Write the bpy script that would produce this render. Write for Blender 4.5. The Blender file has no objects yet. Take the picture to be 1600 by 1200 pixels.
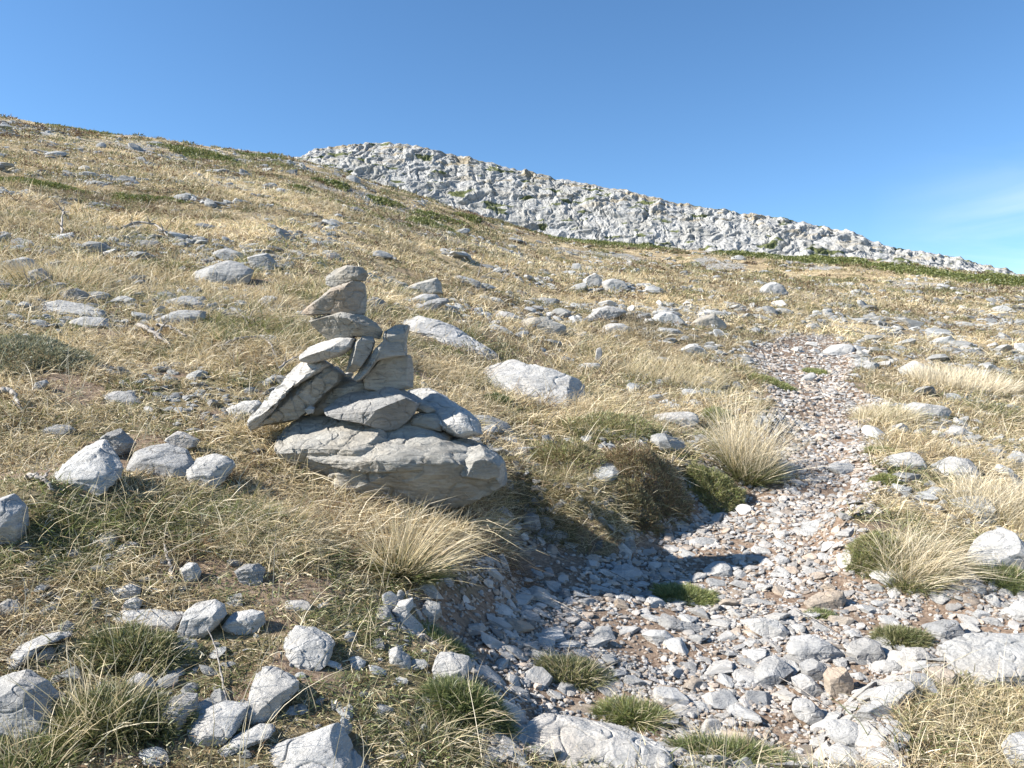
import bpy, math, random, time
import numpy as np
from mathutils import Vector
T0 = time.time()
random.seed(5)
rng = np.random.default_rng(11)
C = bpy.context.scene.collection
FPX, CX, CY, CAMZ = 1245.0, 800.0, 600.0, 1.6     # focal length and centre of a 1600 px wide view

# ------------------------------------------------------------------ noise
def _h(ix, iy, iz, seed):
    h = (ix.astype(np.int64) * 374761393 + iy.astype(np.int64) * 668265263 + iz.astype(np.int64) * 2147483647 // 3 + seed * 974711) & 0xffffffff
    h = ((h ^ (h >> 13)) * 1274126177) & 0xffffffff
    h = ((h ^ (h >> 16)) * 2246822519) & 0xffffffff
    return ((h ^ (h >> 13)) & 0xffffff) / float(0x1000000)
def n2(x, y, seed=0):
    ix, iy = np.floor(x), np.floor(y); fx, fy = x - ix, y - iy
    ux, uy = fx * fx * fx * (fx * (fx * 6 - 15) + 10), fy * fy * fy * (fy * (fy * 6 - 15) + 10)
    z = np.zeros_like(ix)
    def g(a, b):
        t = _h(ix + a, iy + b, z, seed) * 6.28318
        return np.cos(t) * (fx - a) + np.sin(t) * (fy - b)
    return ((g(0, 0) * (1 - ux) + g(1, 0) * ux) * (1 - uy) + (g(0, 1) * (1 - ux) + g(1, 1) * ux) * uy) * 1.5
def n3(p, seed=0):
    x, y, z = p[:, 0], p[:, 1], p[:, 2]
    ix, iy, iz = np.floor(x), np.floor(y), np.floor(z); fx, fy, fz = x - ix, y - iy, z - iz
    s = lambda t: t * t * t * (t * (t * 6 - 15) + 10)
    ux, uy, uz = s(fx), s(fy), s(fz); out = 0
    for a in (0, 1):
        for b in (0, 1):
            for c in (0, 1):
                th = _h(ix + a, iy + b, iz + c, seed) * 6.28318; cz = _h(ix + a, iy + b, iz + c, seed + 77) * 2 - 1
                sz = np.sqrt(1 - cz * cz)
                gv = np.cos(th) * sz * (fx - a) + np.sin(th) * sz * (fy - b) + cz * (fz - c)
                out = out + gv * (ux if a else 1 - ux) * (uy if b else 1 - uy) * (uz if c else 1 - uz)
    return out * 1.6
def fbm2(x, y, o, seed=0, g=.5):
    s = 0; a = 1
    for i in range(o): s = s + a * n2(x * 2 ** i + 13.7 * i, y * 2 ** i - 7.1 * i, seed + i); a *= g
    return s
def fbm3(p, o, seed=0, g=.5):
    s = 0; a = 1
    for i in range(o): s = s + a * n3(p * 2 ** i + 5.3 * i, seed + i); a *= g
    return s
def cell2(x, y, seed=0):
    ix, iy = np.floor(x), np.floor(y); f1 = np.full(x.shape, 9.); f2 = f1.copy(); idv = np.zeros_like(f1); z = np.zeros_like(ix)
    for a in (-1, 0, 1):
        for b in (-1, 0, 1):
            px = ix + a + _h(ix + a, iy + b, z, seed); py = iy + b + _h(ix + a, iy + b, z, seed + 5)
            d = np.hypot(px - x, py - y); c = d < f1
            f2 = np.where(c, f1, np.minimum(f2, d)); idv = np.where(c, _h(ix + a, iy + b, z, seed + 9), idv); f1 = np.where(c, d, f1)
    return f1, f2, idv
def sm(a, b, x):
    t = np.clip((x - a) / (b - a), 0, 1); return t * t * (3 - 2 * t)

# ------------------------------------------------------------------ terrain form
_hu = np.linspace(-1600, 3200, 1201)
_hv = np.interp(_hu, [-1600, -400, 0, 200, 330, 440, 520, 620, 860, 1150, 1600, 2000, 3200], [90, 145, 186, 216, 232, 246, 266, 300, 372, 399, 438, 468, 520])
_k = np.ones(17) / 17; _hv = np.convolve(np.pad(_hv, 8, 'edge'), _k, 'valid')
def S(a): return (600 - np.interp(a * FPX + CX, _hu, _hv)) / FPX + 1.6 / 105
def hit0(u, v, low=0):
    a = (u - CX) / FPX; d = (CAMZ + low) / ((v - CY) / FPX + S(a)); return a * d, d
PATHPX = [(1165, 552), (1178, 590), (1212, 640), (1206, 700), (1175, 765), (1050, 800), (960, 838), (830, 800), (745, 830), (735, 895), (640, 935), (590, 1000), (690, 1070),
          (760, 1110), (780, 1230), (1390, 1260), (1440, 1100), (1640, 1075), (1700, 980), (1640, 905), (1500, 915), (1400, 885), (1325, 835), (1378, 770), (1345, 715), (1385, 650), (1322, 610), (1345, 560), (1300, 530), (1230, 528)]
PATH = np.array([np.array(hit0(u, v, .22 if 3 <= i <= 9 else .10)) + (np.array([-.12, .13]) if 4 <= i <= 8 else 0) for i, (u, v) in enumerate(PATHPX)])
def sdpoly(x, y, P):
    x, y = np.asarray(x, float), np.asarray(y, float)
    best = np.full(x.shape, 1e9); ins = np.zeros(x.shape, bool)
    for i in range(len(P)):
        ax, ay = P[i]; bx, by = P[(i + 1) % len(P)]; ex, ey = bx - ax, by - ay
        t = np.clip(((x - ax) * ex + (y - ay) * ey) / (ex * ex + ey * ey), 0, 1)
        best = np.minimum(best, (x - ax - ex * t) ** 2 + (y - ay - ey * t) ** 2)
        c = ((ay > y) != (by > y)) & (x < ex * (y - ay) / (ey if ey else 1e-9) + ax); ins ^= c
    return np.where(ins, -1, 1) * np.sqrt(best)
MOUNDS = [(455, 745, .34, -.09), (560, 785, .32, -.03), (985, 690, .32, .10), (1110, 640, .5, .07), (880, 680, .4, .05), (40, 800, .3, .12), (1180, 660, .25, .06)]
MW = [(hit0(u, v)[0], hit0(u, v)[1], r, h) for u, v, r, h in MOUNDS]
def bankw(x, y): return np.exp(-(((x - .45) / .95) ** 2 + ((y - 4.7) / 1.5) ** 2))
def sdv(x, y): return sdpoly(x, y, PATH) + .32 * bankw(x, y)
def height(x, y):
    x, y = np.asarray(x, float), np.asarray(y, float)
    ys = np.maximum(y, .4); a = np.clip(x / ys, -1.3, 1.3)
    cone = ys * S(a); plane = .235 * y - .153 * x; w = sm(.8, 2.0, y)
    z = plane * (1 - w) + cone * w
    z = z - np.where(y > 100, (y - 100) ** 2 * .0016, 0)
    far = sm(14, 60, y) * (1 - sm(100, 130, y) * .5)
    z += far * (n2(x / 31, y / 26, 3) * 1.1 + n2(x / 11, y / 9, 4) * .45)
    mid = sm(5.5, 14, y); z += mid * (n2(x / 5.2, y / 4.1, 5) * .17 + n2(x / 2.1, y / 1.7, 6) * .06)
    z += n2(x / 1.1, y / .9, 7) * .028 + n2(x / .4, y / .37, 8) * .014 + n2(x / .13, y / .12, 9) * .006
    near = y < 40; sd = np.full(x.shape, 9.)
    if near.any(): sd[near] = sdpoly(x[near], y[near], PATH)
    sdn = sd + n2(x / .35, y / .35, 21) * .07
    wd = .06 + .24 * np.exp(-(((x - .75) / 1.25) ** 2 + ((y - 4.9) / 2.1) ** 2))
    z -= wd * sm(.04, -.30, sdn)
    for mx, my, r, h in MW: z += h * np.exp(-((x - mx) ** 2 + (y - my) ** 2) / r ** 2)
    return z
_ds = np.exp(np.linspace(math.log(1.2), math.log(125), 3000))
def at(u, v):
    a = (u - CX) / FPX; z = CAMZ - (v - CY) / FPX * _ds
    h = height(a * _ds, _ds); i = int(np.argmax(h >= z))
    if i == 0: i = 2999
    d = _ds[i]; return np.array([a * d, d, float(h[i])])

# ------------------------------------------------------------------ mesh helpers
def mesh(name, V, F, smooth=True, col=None, attr='Col'):
    me = bpy.data.meshes.new(name); V = np.ascontiguousarray(V, np.float32); F = np.ascontiguousarray(F, np.int32)
    k = F.shape[1]
    me.vertices.add(len(V)); me.vertices.foreach_set('co', V.ravel())
    me.loops.add(F.size); me.loops.foreach_set('vertex_index', F.ravel())
    me.polygons.add(len(F)); me.polygons.foreach_set('loop_start', np.arange(0, F.size, k, dtype=np.int32))
    me.polygons.foreach_set('use_smooth', np.full(len(F), smooth))
    me.update(calc_edges=True)
    if col is not None:
        at_ = me.color_attributes.new(attr, 'FLOAT_COLOR', 'POINT')
        c4 = np.ones((len(V), 4), np.float32); c4[:, :3] = col; at_.data.foreach_set('color', c4.ravel())
    return me
def link(name, me, mat, parent=None, loc=None):
    o = bpy.data.objects.new(name, me); C.objects.link(o)
    if mat and not me.materials: me.materials.append(mat)
    if parent: o.parent = parent
    if loc is not None: o.location = loc
    return o
def tag(o, label=None, cat=None, group=None, kind=None):
    if label: o['label'] = label
    if cat: o['category'] = cat
    if group: o['group'] = group
    if kind: o['kind'] = kind
    return o
def empty(name, loc, label, cat, group=None):
    o = bpy.data.objects.new(name, None); o.location = loc; o.empty_display_size = .1; C.objects.link(o); return tag(o, label, cat, group)

_ico = {}
def ico(n):
    if n in _ico: return _ico[n]
    t = (1 + 5 ** .5) / 2
    V = np.array([(-1, t, 0), (1, t, 0), (-1, -t, 0), (1, -t, 0), (0, -1, t), (0, 1, t), (0, -1, -t), (0, 1, -t), (t, 0, -1), (t, 0, 1), (-t, 0, -1), (-t, 0, 1)], float)
    F = np.array([(0, 11, 5), (0, 5, 1), (0, 1, 7), (0, 7, 10), (0, 10, 11), (1, 5, 9), (5, 11, 4), (11, 10, 2), (10, 7, 6), (7, 1, 8), (3, 9, 4), (3, 4, 2), (3, 2, 6), (3, 6, 8), (3, 8, 9), (4, 9, 5), (2, 4, 11), (6, 2, 10), (8, 6, 7), (9, 8, 1)])
    for _ in range(n):
        E = np.sort(np.concatenate([F[:, [0, 1]], F[:, [1, 2]], F[:, [2, 0]]]), 1)
        ue, inv = np.unique(E, axis=0, return_inverse=True); inv = inv.ravel()
        m = len(F); a, b, c = inv[:m] + len(V), inv[m:2 * m] + len(V), inv[2 * m:] + len(V)
        V = np.concatenate([V, (V[ue[:, 0]] + V[ue[:, 1]]) / 2])
        F = np.concatenate([np.stack([F[:, 0], a, c], 1), np.stack([F[:, 1], b, a], 1), np.stack([F[:, 2], c, b], 1), np.stack([a, b, c], 1)])
    V = V / np.linalg.norm(V, axis=1)[:, None]
    _ico[n] = (V, F); return V, F
def vnormals(V, F):
    fn = np.cross(V[F[:, 1]] - V[F[:, 0]], V[F[:, 2]] - V[F[:, 0]]); N = np.zeros_like(V)
    for i in range(3): np.add.at(N, F[:, i], fn)
    return N / (np.linalg.norm(N, axis=1)[:, None] + 1e-12)
def norm(v): return v / (np.linalg.norm(v, axis=-1)[..., None] + 1e-12)
def poly_rock(seed, sub, npl=16, lo=.62, rough=.03):
    r = np.random.default_rng(seed); D, F = ico(sub)
    P = norm(r.normal(size=(npl, 3))); dd = r.uniform(lo, 1.0, npl)
    q = dd[None] / np.maximum(D @ P.T, .05); q = np.sort(q, 1); rad = np.minimum(q[:, 0], 1.25)
    if sub > 2: rad = np.where(q[:, 1] - rad < .012, rad - (.012 - (q[:, 1] - rad)) * .5, rad)
    V = D * rad[:, None]; V = V + D * (fbm3(V * 2.2 + seed * 3.1, 3 if sub > 2 else 1, seed) * rough)[:, None]
    V -= (V.max(0) + V.min(0)) / 2; V /= (V.max(0) - V.min(0)) / 2
    return V, F

# ------------------------------------------------------------------ materials
def mat(name):
    m = bpy.data.materials.new(name); m.use_nodes = True; nt = m.node_tree; nt.nodes.clear()
    return m, nt
class N:
    def __init__(s, nt): s.nt = nt
    def __call__(s, t, **k):
        n = s.nt.nodes.new(t)
        for a, b in k.items():
            if a.startswith('i_'):
                key = a[2:]; key = int(key) if key.isdigit() else key.replace('_', ' ')
                if isinstance(b, bpy.types.NodeSocket): s.nt.links.new(b, n.inputs[key])
                else: n.inputs[key].default_value = b
            else: setattr(n, a, b)
        return n
    def noise(s, vec, scale, detail=6, rough=.6, dist=0): return s('ShaderNodeTexNoise', i_Vector=vec, i_Scale=scale, i_Detail=detail, i_Roughness=rough, i_Distortion=dist).outputs['Fac']
    def ramp(s, fac, stops):
        r = s('ShaderNodeValToRGB', i_Fac=fac); e = r.color_ramp.elements
        while len(e) < len(stops): e.new(.5)
        for q, (p, c) in zip(e, stops): q.position = p; q.color = (*c, 1) if len(c) == 3 else c
        return r.outputs['Color']
    def mix(s, f, a, b, mode='MIX'):
        n = s('ShaderNodeMix', data_type='RGBA', blend_type=mode, clamp_factor=True)
        for i, v in ((0, f), (6, a), (7, b)):
            if isinstance(v, bpy.types.NodeSocket): s.nt.links.new(v, n.inputs[i])
            else: n.inputs[i].default_value = v if i == 0 else (*v, 1)
        return n.outputs[2]
    def math(s, op, a, b=0., c=0.):
        n = s('ShaderNodeMath', operation=op)
        for i, v in enumerate((a, b, c)):
            if isinstance(v, bpy.types.NodeSocket): s.nt.links.new(v, n.inputs[i])
            else: n.inputs[i].default_value = v
        return n.outputs[0]
    def bump(s, h, st, dist, nrm=None):
        b = s('ShaderNodeBump', i_Height=h, i_Strength=st, i_Distance=dist)
        if nrm: s.nt.links.new(nrm, b.inputs['Normal'])
        return b.outputs[0]
g3 = lambda v: (v, v, v)
def rock_mat(name, dark, light, warm, usecol=False, sc=1.0, warmth=.5, rnd=.35):
    m, nt = mat(name); n = N(nt)
    tc = n('ShaderNodeTexCoord').outputs['Object']
    oi = n('ShaderNodeObjectInfo')
    off = n('ShaderNodeVectorMath', operation='ADD', i_0=tc)
    cmb = n('ShaderNodeCombineXYZ', i_0=n.math('MULTIPLY', oi.outputs['Random'], 37.), i_1=n.math('MULTIPLY', oi.outputs['Random'], 91.), i_2=0.)
    nt.links.new(cmb.outputs[0], off.inputs[1]); tc = off.outputs[0]
    big = n.noise(tc, 4 * sc, 7, .62, .4)
    mpn = n('ShaderNodeMapping', i_Vector=tc, i_Scale=(1.2, 1.2, 7.), i_Rotation=(.25, .2, 0)); st = n.noise(mpn.outputs[0], 6 * sc, 6, .65, .5)
    fine = n.noise(tc, 70 * sc, 5, .7)
    c = n.ramp(big, [(.30, dark), (.5, tuple((a + b) / 2 for a, b in zip(dark, light))), (.72, light)])
    c = n.mix(n.ramp(n.noise(tc, 2.3 * sc, 5, .6), [(.48, g3(0)), (.72, g3(warmth))]), c, warm)
    c = n.mix(n.ramp(st, [(.40, g3(.35)), (.52, g3(0))]), c, tuple(v * .62 for v in dark))
    c = n.mix(n.ramp(n.noise(tc, 19 * sc, 4, .7), [(.66, g3(0)), (.74, g3(.55))]), c, (.55, .56, .54))
    c = n.mix(n.ramp(n.noise(tc, 31 * sc, 4, .7, .6), [(.68, g3(0)), (.75, g3(.75))]), c, (.10, .10, .095))
    vo = n('ShaderNodeTexVoronoi', feature='DISTANCE_TO_EDGE', i_Scale=5.5 * sc)
    wv = n('ShaderNodeVectorMath', operation='MULTIPLY_ADD'); nz = n('ShaderNodeTexNoise', i_Vector=tc, i_Scale=6 * sc, i_Detail=5)
    nt.links.new(nz.outputs['Color'], wv.inputs[0]); wv.inputs[1].default_value = (.16, .16, .16); nt.links.new(mpn.outputs[0], wv.inputs[2]); nt.links.new(wv.outputs[0], vo.inputs['Vector'])
    crack = n.ramp(vo.outputs[0], [(.0, g3(1)), (.022, g3(0))])
    crm = n.math('MULTIPLY', crack, n.ramp(n.noise(tc, 5 * sc, 2, .5), [(.60, g3(0)), (.68, g3(1))]))
    c = n.mix(n.math('MULTIPLY', crm, .45), c, (.07, .06, .05))
    c = n.mix(n.math('MULTIPLY', fine, .35), c, tuple(v * .7 for v in dark))
    if usecol:
        c = n.mix(1.0, c, n('ShaderNodeAttribute', attribute_name='Col').outputs['Color'], 'MULTIPLY')
    else:
        k = n.math('MULTIPLY_ADD', oi.outputs['Random'], rnd, 1 - rnd * .5)
        cc = n('ShaderNodeCombineColor', i_0=k, i_1=k, i_2=k); c = n.mix(1.0, c, cc.outputs[0], 'MULTIPLY')
    b = n.bump(st, .8, .03 / sc); b = n.bump(n.noise(tc, 14 * sc, 12, .72), .85, .022 / sc, b); b = n.bump(crm, .8, -.008 / sc, b); b = n.bump(fine, .5, .004 / sc, b)
    pb = n('ShaderNodeBsdfPrincipled', i_Base_Color=c, i_Roughness=.88, i_Normal=b, i_Specular_IOR_Level=.25)
    nt.links.new(pb.outputs[0], n('ShaderNodeOutputMaterial').inputs[0]); return m
M_CAIRN = rock_mat('limestone_weathered', (.28, .265, .235), (.50, .48, .435), (.44, .36, .25), warmth=.7, rnd=.15)
M_STAIN = rock_mat('limestone_stained', (.28, .265, .235), (.50, .48, .435), (.50, .30, .14), warmth=.9, rnd=.15)
M_ROCK = rock_mat('limestone_grey', (.29, .285, .275), (.52, .51, .49), (.42, .36, .29), warmth=.35)
M_PALE = rock_mat('limestone_pale', (.37, .36, .34), (.60, .585, .555), (.56, .475, .38), warmth=.5, rnd=.2)
M_WARM = rock_mat('limestone_tan', (.34, .28, .22), (.52, .45, .37), (.46, .33, .22), warmth=.8, rnd=.2)
M_GRAV = rock_mat('gravel_limestone', (.38, .36, .335), (.62, .59, .555), (.58, .46, .36), usecol=True, warmth=.35)
M_SCREE = rock_mat('scree_limestone', (.30, .30, .29), (.52, .52, .50), (.45, .39, .3), usecol=True, sc=.6, warmth=.3)

def leaf_mat(name, tr=.3):
    m, nt = mat(name); n = N(nt); col = n('ShaderNodeAttribute', attribute_name='Col').outputs['Color']
    d = n('ShaderNodeBsdfDiffuse', i_Color=col); t = n('ShaderNodeBsdfTranslucent', i_Color=col)
    x = n('ShaderNodeMixShader', i_0=tr, i_1=d.outputs[0], i_2=t.outputs[0])
    gl = n('ShaderNodeBsdfGlossy', i_Color=(1, 1, 1, 1), i_Roughness=.5); x2 = n('ShaderNodeMixShader', i_0=.035, i_1=x.outputs[0], i_2=gl.outputs[0])
    nt.links.new(x2.outputs[0], n('ShaderNodeOutputMaterial').inputs[0]); return m
M_GRASS = leaf_mat('grass_blades')
def wood_mat():
    m, nt = mat('dead_wood'); n = N(nt); tc = n('ShaderNodeTexCoord').outputs['Object']
    mp = n('ShaderNodeMapping', i_Vector=tc, i_Scale=(1, 1, 1)); f = n.noise(mp.outputs[0], 60, 5, .7, 1.)
    c = n.ramp(f, [(.3, (.10, .085, .07)), (.5, (.27, .24, .21)), (.7, (.46, .42, .37))])
    pb = n('ShaderNodeBsdfPrincipled', i_Base_Color=c, i_Roughness=.8, i_Normal=n.bump(f, .8, .004))
    nt.links.new(pb.outputs[0], n('ShaderNodeOutputMaterial').inputs[0]); return m
M_WOOD = wood_mat()
def ground_mat():
    m, nt = mat('mountain_soil'); n = N(nt); tc = n('ShaderNodeTexCoord').outputs['Object']
    mk = n('ShaderNodeAttribute', attribute_name='Col'); sp = n('ShaderNodeSeparateColor', i_0=mk.outputs['Color'])
    path, far, rockm = sp.outputs[0], sp.outputs[1], sp.outputs[2]
    f1, f2, f3 = n.noise(tc, 45, 8, .7), n.noise(tc, 7, 7, .65, .5), n.noise(tc, 1.1, 6, .6)
    soil = n.ramp(f1, [(.3, (.10, .066, .047)), (.5, (.22, .155, .11)), (.72, (.40, .31, .24))])
    soil = n.mix(n.ramp(f2, [(.45, g3(0)), (.65, g3(.6))]), soil, (.30, .23, .17))
    litter = n.ramp(f1, [(.28, (.07, .055, .035)), (.48, (.19, .15, .09)), (.7, (.40, .32, .20))])
    litter = n.mix(n.ramp(f2, [(.42, g3(0)), (.62, g3(.5))]), litter, (.10, .10, .04))
    # far slope: straw, brown shrub and olive patches
    mp = n('ShaderNodeMapping', i_Vector=tc, i_Scale=(.6, 1., 1.))
    fa, fb = n.noise(mp.outputs[0], .35, 9, .68, .8), n.noise(tc, 3.2, 8, .75)
    fc = n.ramp(fa, [(.38, (.24, .18, .11)), (.5, (.42, .325, .20)), (.62, (.56, .45, .28))])
    fc = n.mix(n.ramp(fb, [(.5, g3(0)), (.62, g3(.7))]), fc, (.13, .10, .06))
    fc = n.mix(n.ramp(n.noise(tc, .22, 8, .65, 1.), [(.54, g3(0)), (.60, g3(.8))]), fc, (.12, .12, .045))
    c = n.mix(far, litter, fc); c = n.mix(path, c, soil)
    rk = n.ramp(n.noise(tc, 4., 8, .7), [(.35, (.10, .095, .09)), (.6, (.42, .42, .41))])
    c = n.mix(rockm, c, rk)
    b = n.bump(f1, .8, .02); b = n.bump(n.math('MULTIPLY', fb, far), .7, .25, b)
    pb = n('ShaderNodeBsdfPrincipled', i_Base_Color=c, i_Roughness=.95, i_Normal=b, i_Specular_IOR_Level=.1)
    nt.links.new(pb.outputs[0], n('ShaderNodeOutputMaterial').inputs[0]); return m
M_GROUND = ground_mat()

# ------------------------------------------------------------------ ground sheet
RIDGE_GREY = [(330, 240, 130, 10), (20, 198, 60, 9), (205, 240, 90, 5), (420, 250, 60, 10), (150, 285, 110, 5), (560, 300, 70, 4), (480, 262, 60, 6), (1300, 463, 120, 5), (1200, 500, 330, 9)]
def build_ground():
    ang = np.concatenate([np.linspace(-math.pi, -.80, 60)[:-1], np.linspace(-.80, .80, 880), np.linspace(.80, math.pi, 60)[1:]])
    rad = np.concatenate([[.02, .3, .7, 1.1], np.exp(np.linspace(math.log(1.4), math.log(420), 860))])
    A, R = np.meshgrid(ang, rad); X = R * np.sin(A); Y = R * np.cos(A); Z = height(X.ravel(), Y.ravel())
    V = np.stack([X.ravel(), Y.ravel(), Z], 1); na, nr = len(ang), len(rad)
    i, j = np.meshgrid(np.arange(nr - 1), np.arange(na - 1), indexing='ij'); q = (i * na + j).ravel()
    F = np.stack([q, q + 1, q + na + 1, q + na], 1)[:, ::-1]
    x, y = V[:, 0], V[:, 1]; col = np.zeros((len(V), 3)); near = y < 40
    sd = np.full(len(V), 9.); sd[near] = sdv(x[near], y[near])
    p = sm(.08, -.05, sd + fbm2(x / .3, y / .3, 3, 31) * .12)
    p = np.maximum(p, .85 * sm(.25, .5, fbm2(x / .55, y / .45, 3, 33)) * sm(20, 8, y))
    col[:, 0] = p; col[:, 1] = sm(6, 16, y)
    # pale stony patches of the upper slope
    g = sm(.22, .42, fbm2(x / 6., y / 9., 4, 35)) * sm(12, 30, y) * .8
    u = x / np.maximum(y, 1) * FPX + CX
    v = CY - (V[:, 2] - CAMZ) / np.maximum(y, 1) * FPX
    for (cu, cv, ru, rv) in RIDGE_GREY:
        px, py, _ = at(cu, cv + 6); 
        g = np.maximum(g, sm(1.3, .5, np.hypot((x - px) / (ru / FPX * py), (y - py) / max(rv * py * py / 1992, 1.0))) * sm(-.35, .15, fbm2(x / 2.2, y / 2.5, 4, 41)))
    col[:, 2] = g
    return tag(link('hillside_ground', mesh('hillside_ground', V, F, True, col), M_GROUND), kind='structure')
build_ground()

# ------------------------------------------------------------------ far rocky ridge
def build_ridge():
    m, nt = mat('ridge_limestone'); n = N(nt); tc = n('ShaderNodeTexCoord').outputs['Object']
    f1, f2 = n.noise(tc, .5, 9, .65, .6), n.noise(tc, 2.2, 7, .7)
    c = n.ramp(f1, [(.30, (.28, .275, .26)), (.48, (.38, .375, .36)), (.68, (.47, .465, .445))])
    c = n.mix(n.ramp(n.noise(tc, .12, 4, .6), [(.42, g3(0)), (.62, g3(.5))]), c, (.25, .24, .21)); mv = n('ShaderNodeMapping', i_Vector=tc, i_Scale=(1, 1, .35), i_Rotation=(0, .5, 0)); c = n.mix(n.ramp(n.noise(mv.outputs[0], 1.6, 7, .75, .8), [(.40, g3(.7)), (.50, g3(0))]), c, (.12, .12, .12)); c = n.mix(n.ramp(f2, [(.56, g3(0)), (.72, g3(.5))]), c, (.26, .26, .25))
    at_ = n('ShaderNodeAttribute', attribute_name='Col'); sp = n('ShaderNodeSeparateColor', i_0=at_.outputs['Color'])
    c = n.mix(sp.outputs[0], c, n.ramp(f2, [(.4, (.05, .065, .02)), (.65, (.14, .15, .05))]))
    c = n.mix(sp.outputs[1], c, n.ramp(f2, [(.4, (.20, .16, .10)), (.65, (.36, .29, .17))]))
    c = n.mix(sp.outputs[2], c, (.12, .12, .12))
    b = n.bump(f2, .6, .3); b = n.bump(f1, .5, .9, b)
    pb = n('ShaderNodeBsdfPrincipled', i_Base_Color=c, i_Roughness=.9, i_Normal=b, i_Specular_IOR_Level=.2)
    nt.links.new(pb.outputs[0], n('ShaderNodeOutputMaterial').inputs[0])
    us = np.linspace(330, 1900, 1800); ts = np.linspace(-.15, 1.2, 270)
    top = np.interp(us, [330, 440, 465, 500, 540, 600, 650, 690, 760, 850, 930, 1000, 1062, 1080, 1150, 1250, 1330, 1400, 1440, 1500, 1600, 2050],
                        [300, 262, 247, 235, 229, 223, 228, 238, 254, 275, 290, 303, 318, 321, 332, 347, 364, 389, 393, 405, 432, 520])
    base = np.interp(us, [330, 460, 600, 700, 850, 1150, 1400, 1600, 2050], [320, 275, 318, 345, 392, 420, 432, 452, 540])
    top = top + n2(us / 26, us * 0, 5) * 3.5 + n2(us / 9, us * 0, 6) * 2.2
    U, T = np.meshgrid(us, ts); a = (U - CX) / FPX
    D0 = 190 - 55 * a; run = 30.
    tt = np.clip(T, None, 1); back = np.clip(T - 1, 0, None)
    dd = D0 + run * tt + back * 120
    # bulging face profile
    prof = np.where(tt > 0, 1 - (1 - np.clip(tt, 0, 1)) ** 1.35, tt * 1.5)
    pxv = base[None] + (top - base)[None] * prof
    z = CAMZ + (CY - pxv) / FPX * dd - back * 60
    P = np.stack([(a * dd).ravel(), dd.ravel(), z.ravel()], 1)
    s = P[:, 0]; t = P[:, 2] * 1.25 + P[:, 1] * .35
    wx = s + fbm2(s / 7, t / 7, 3, 51) * 2.4; wt = t + fbm2(s / 7, t / 7, 3, 61) * 2.4
    sh = wx * .9 - wt * .35                        # dipping joints
    f1a, f2a, ida = cell2(sh / 5.2, wt / 8.5, 3); f1b, f2b, idb = cell2(sh / 1.9, wt / 2.8, 13); f1c, f2c, idc = cell2(wx / .85, wt / 1.05, 23)
    rg = np.abs(fbm2(sh / 7.5, wt / 11., 3, 75)); rg2 = np.abs(fbm2(sh / 1.7, wt / 2.6, 3, 76))
    disp = rg * 2.6 + rg2 * .5 + (ida - .5) * .7 + (idb - .5) * .16 + (idc - .5) * .08 + np.abs(fbm2(wx / 1.0, wt / 2.8, 4, 77)) * .42 + fbm2(wx / 1.1, wt / 1.1, 3, 71) * .14
    disp -= .45 * sm(.08, 0, f2a - f1a) + .2 * sm(.10, 0, f2b - f1b) 
    fade = sm(-.2, .05, T.ravel()) * (1 - .7 * sm(.88, 1., T.ravel()))
    edge = sm(.0, .10, (U.ravel() - 330) / 1700)
    nrm = np.array([-.30, -.76, .55]); P = P + nrm[None] * (disp * fade * (.35 + .65 * edge) * .68)[:, None]
    na = len(us); i, j = np.meshgrid(np.arange(len(ts) - 1), np.arange(na - 1), indexing='ij'); q = (i * na + j).ravel()
    F = np.stack([q, q + 1, q + na + 1, q + na], 1)
    pn = fbm2(P[:, 0] / 9, t / 3.5, 4, 81); Tr = T.ravel()
    green = sm(.46, .58, pn + .14 * sm(.8, 1., Tr) + .10 * sm(.5, 0, Tr)) * .95; straw = sm(.30, .44, -pn + .20 * sm(.8, 1., Tr)) * .75 * sm(.35, .8, Tr)
    crev = .55 * np.maximum(sm(.05, 0, f2a - f1a), .5 * sm(.05, 0, f2b - f1b))
    return tag(link('rocky_ridge', mesh('rocky_ridge', P, F, True, np.stack([green, straw, crev], 1)), m), kind='structure')
build_ridge()
print('setting', time.time() - T0)

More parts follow.
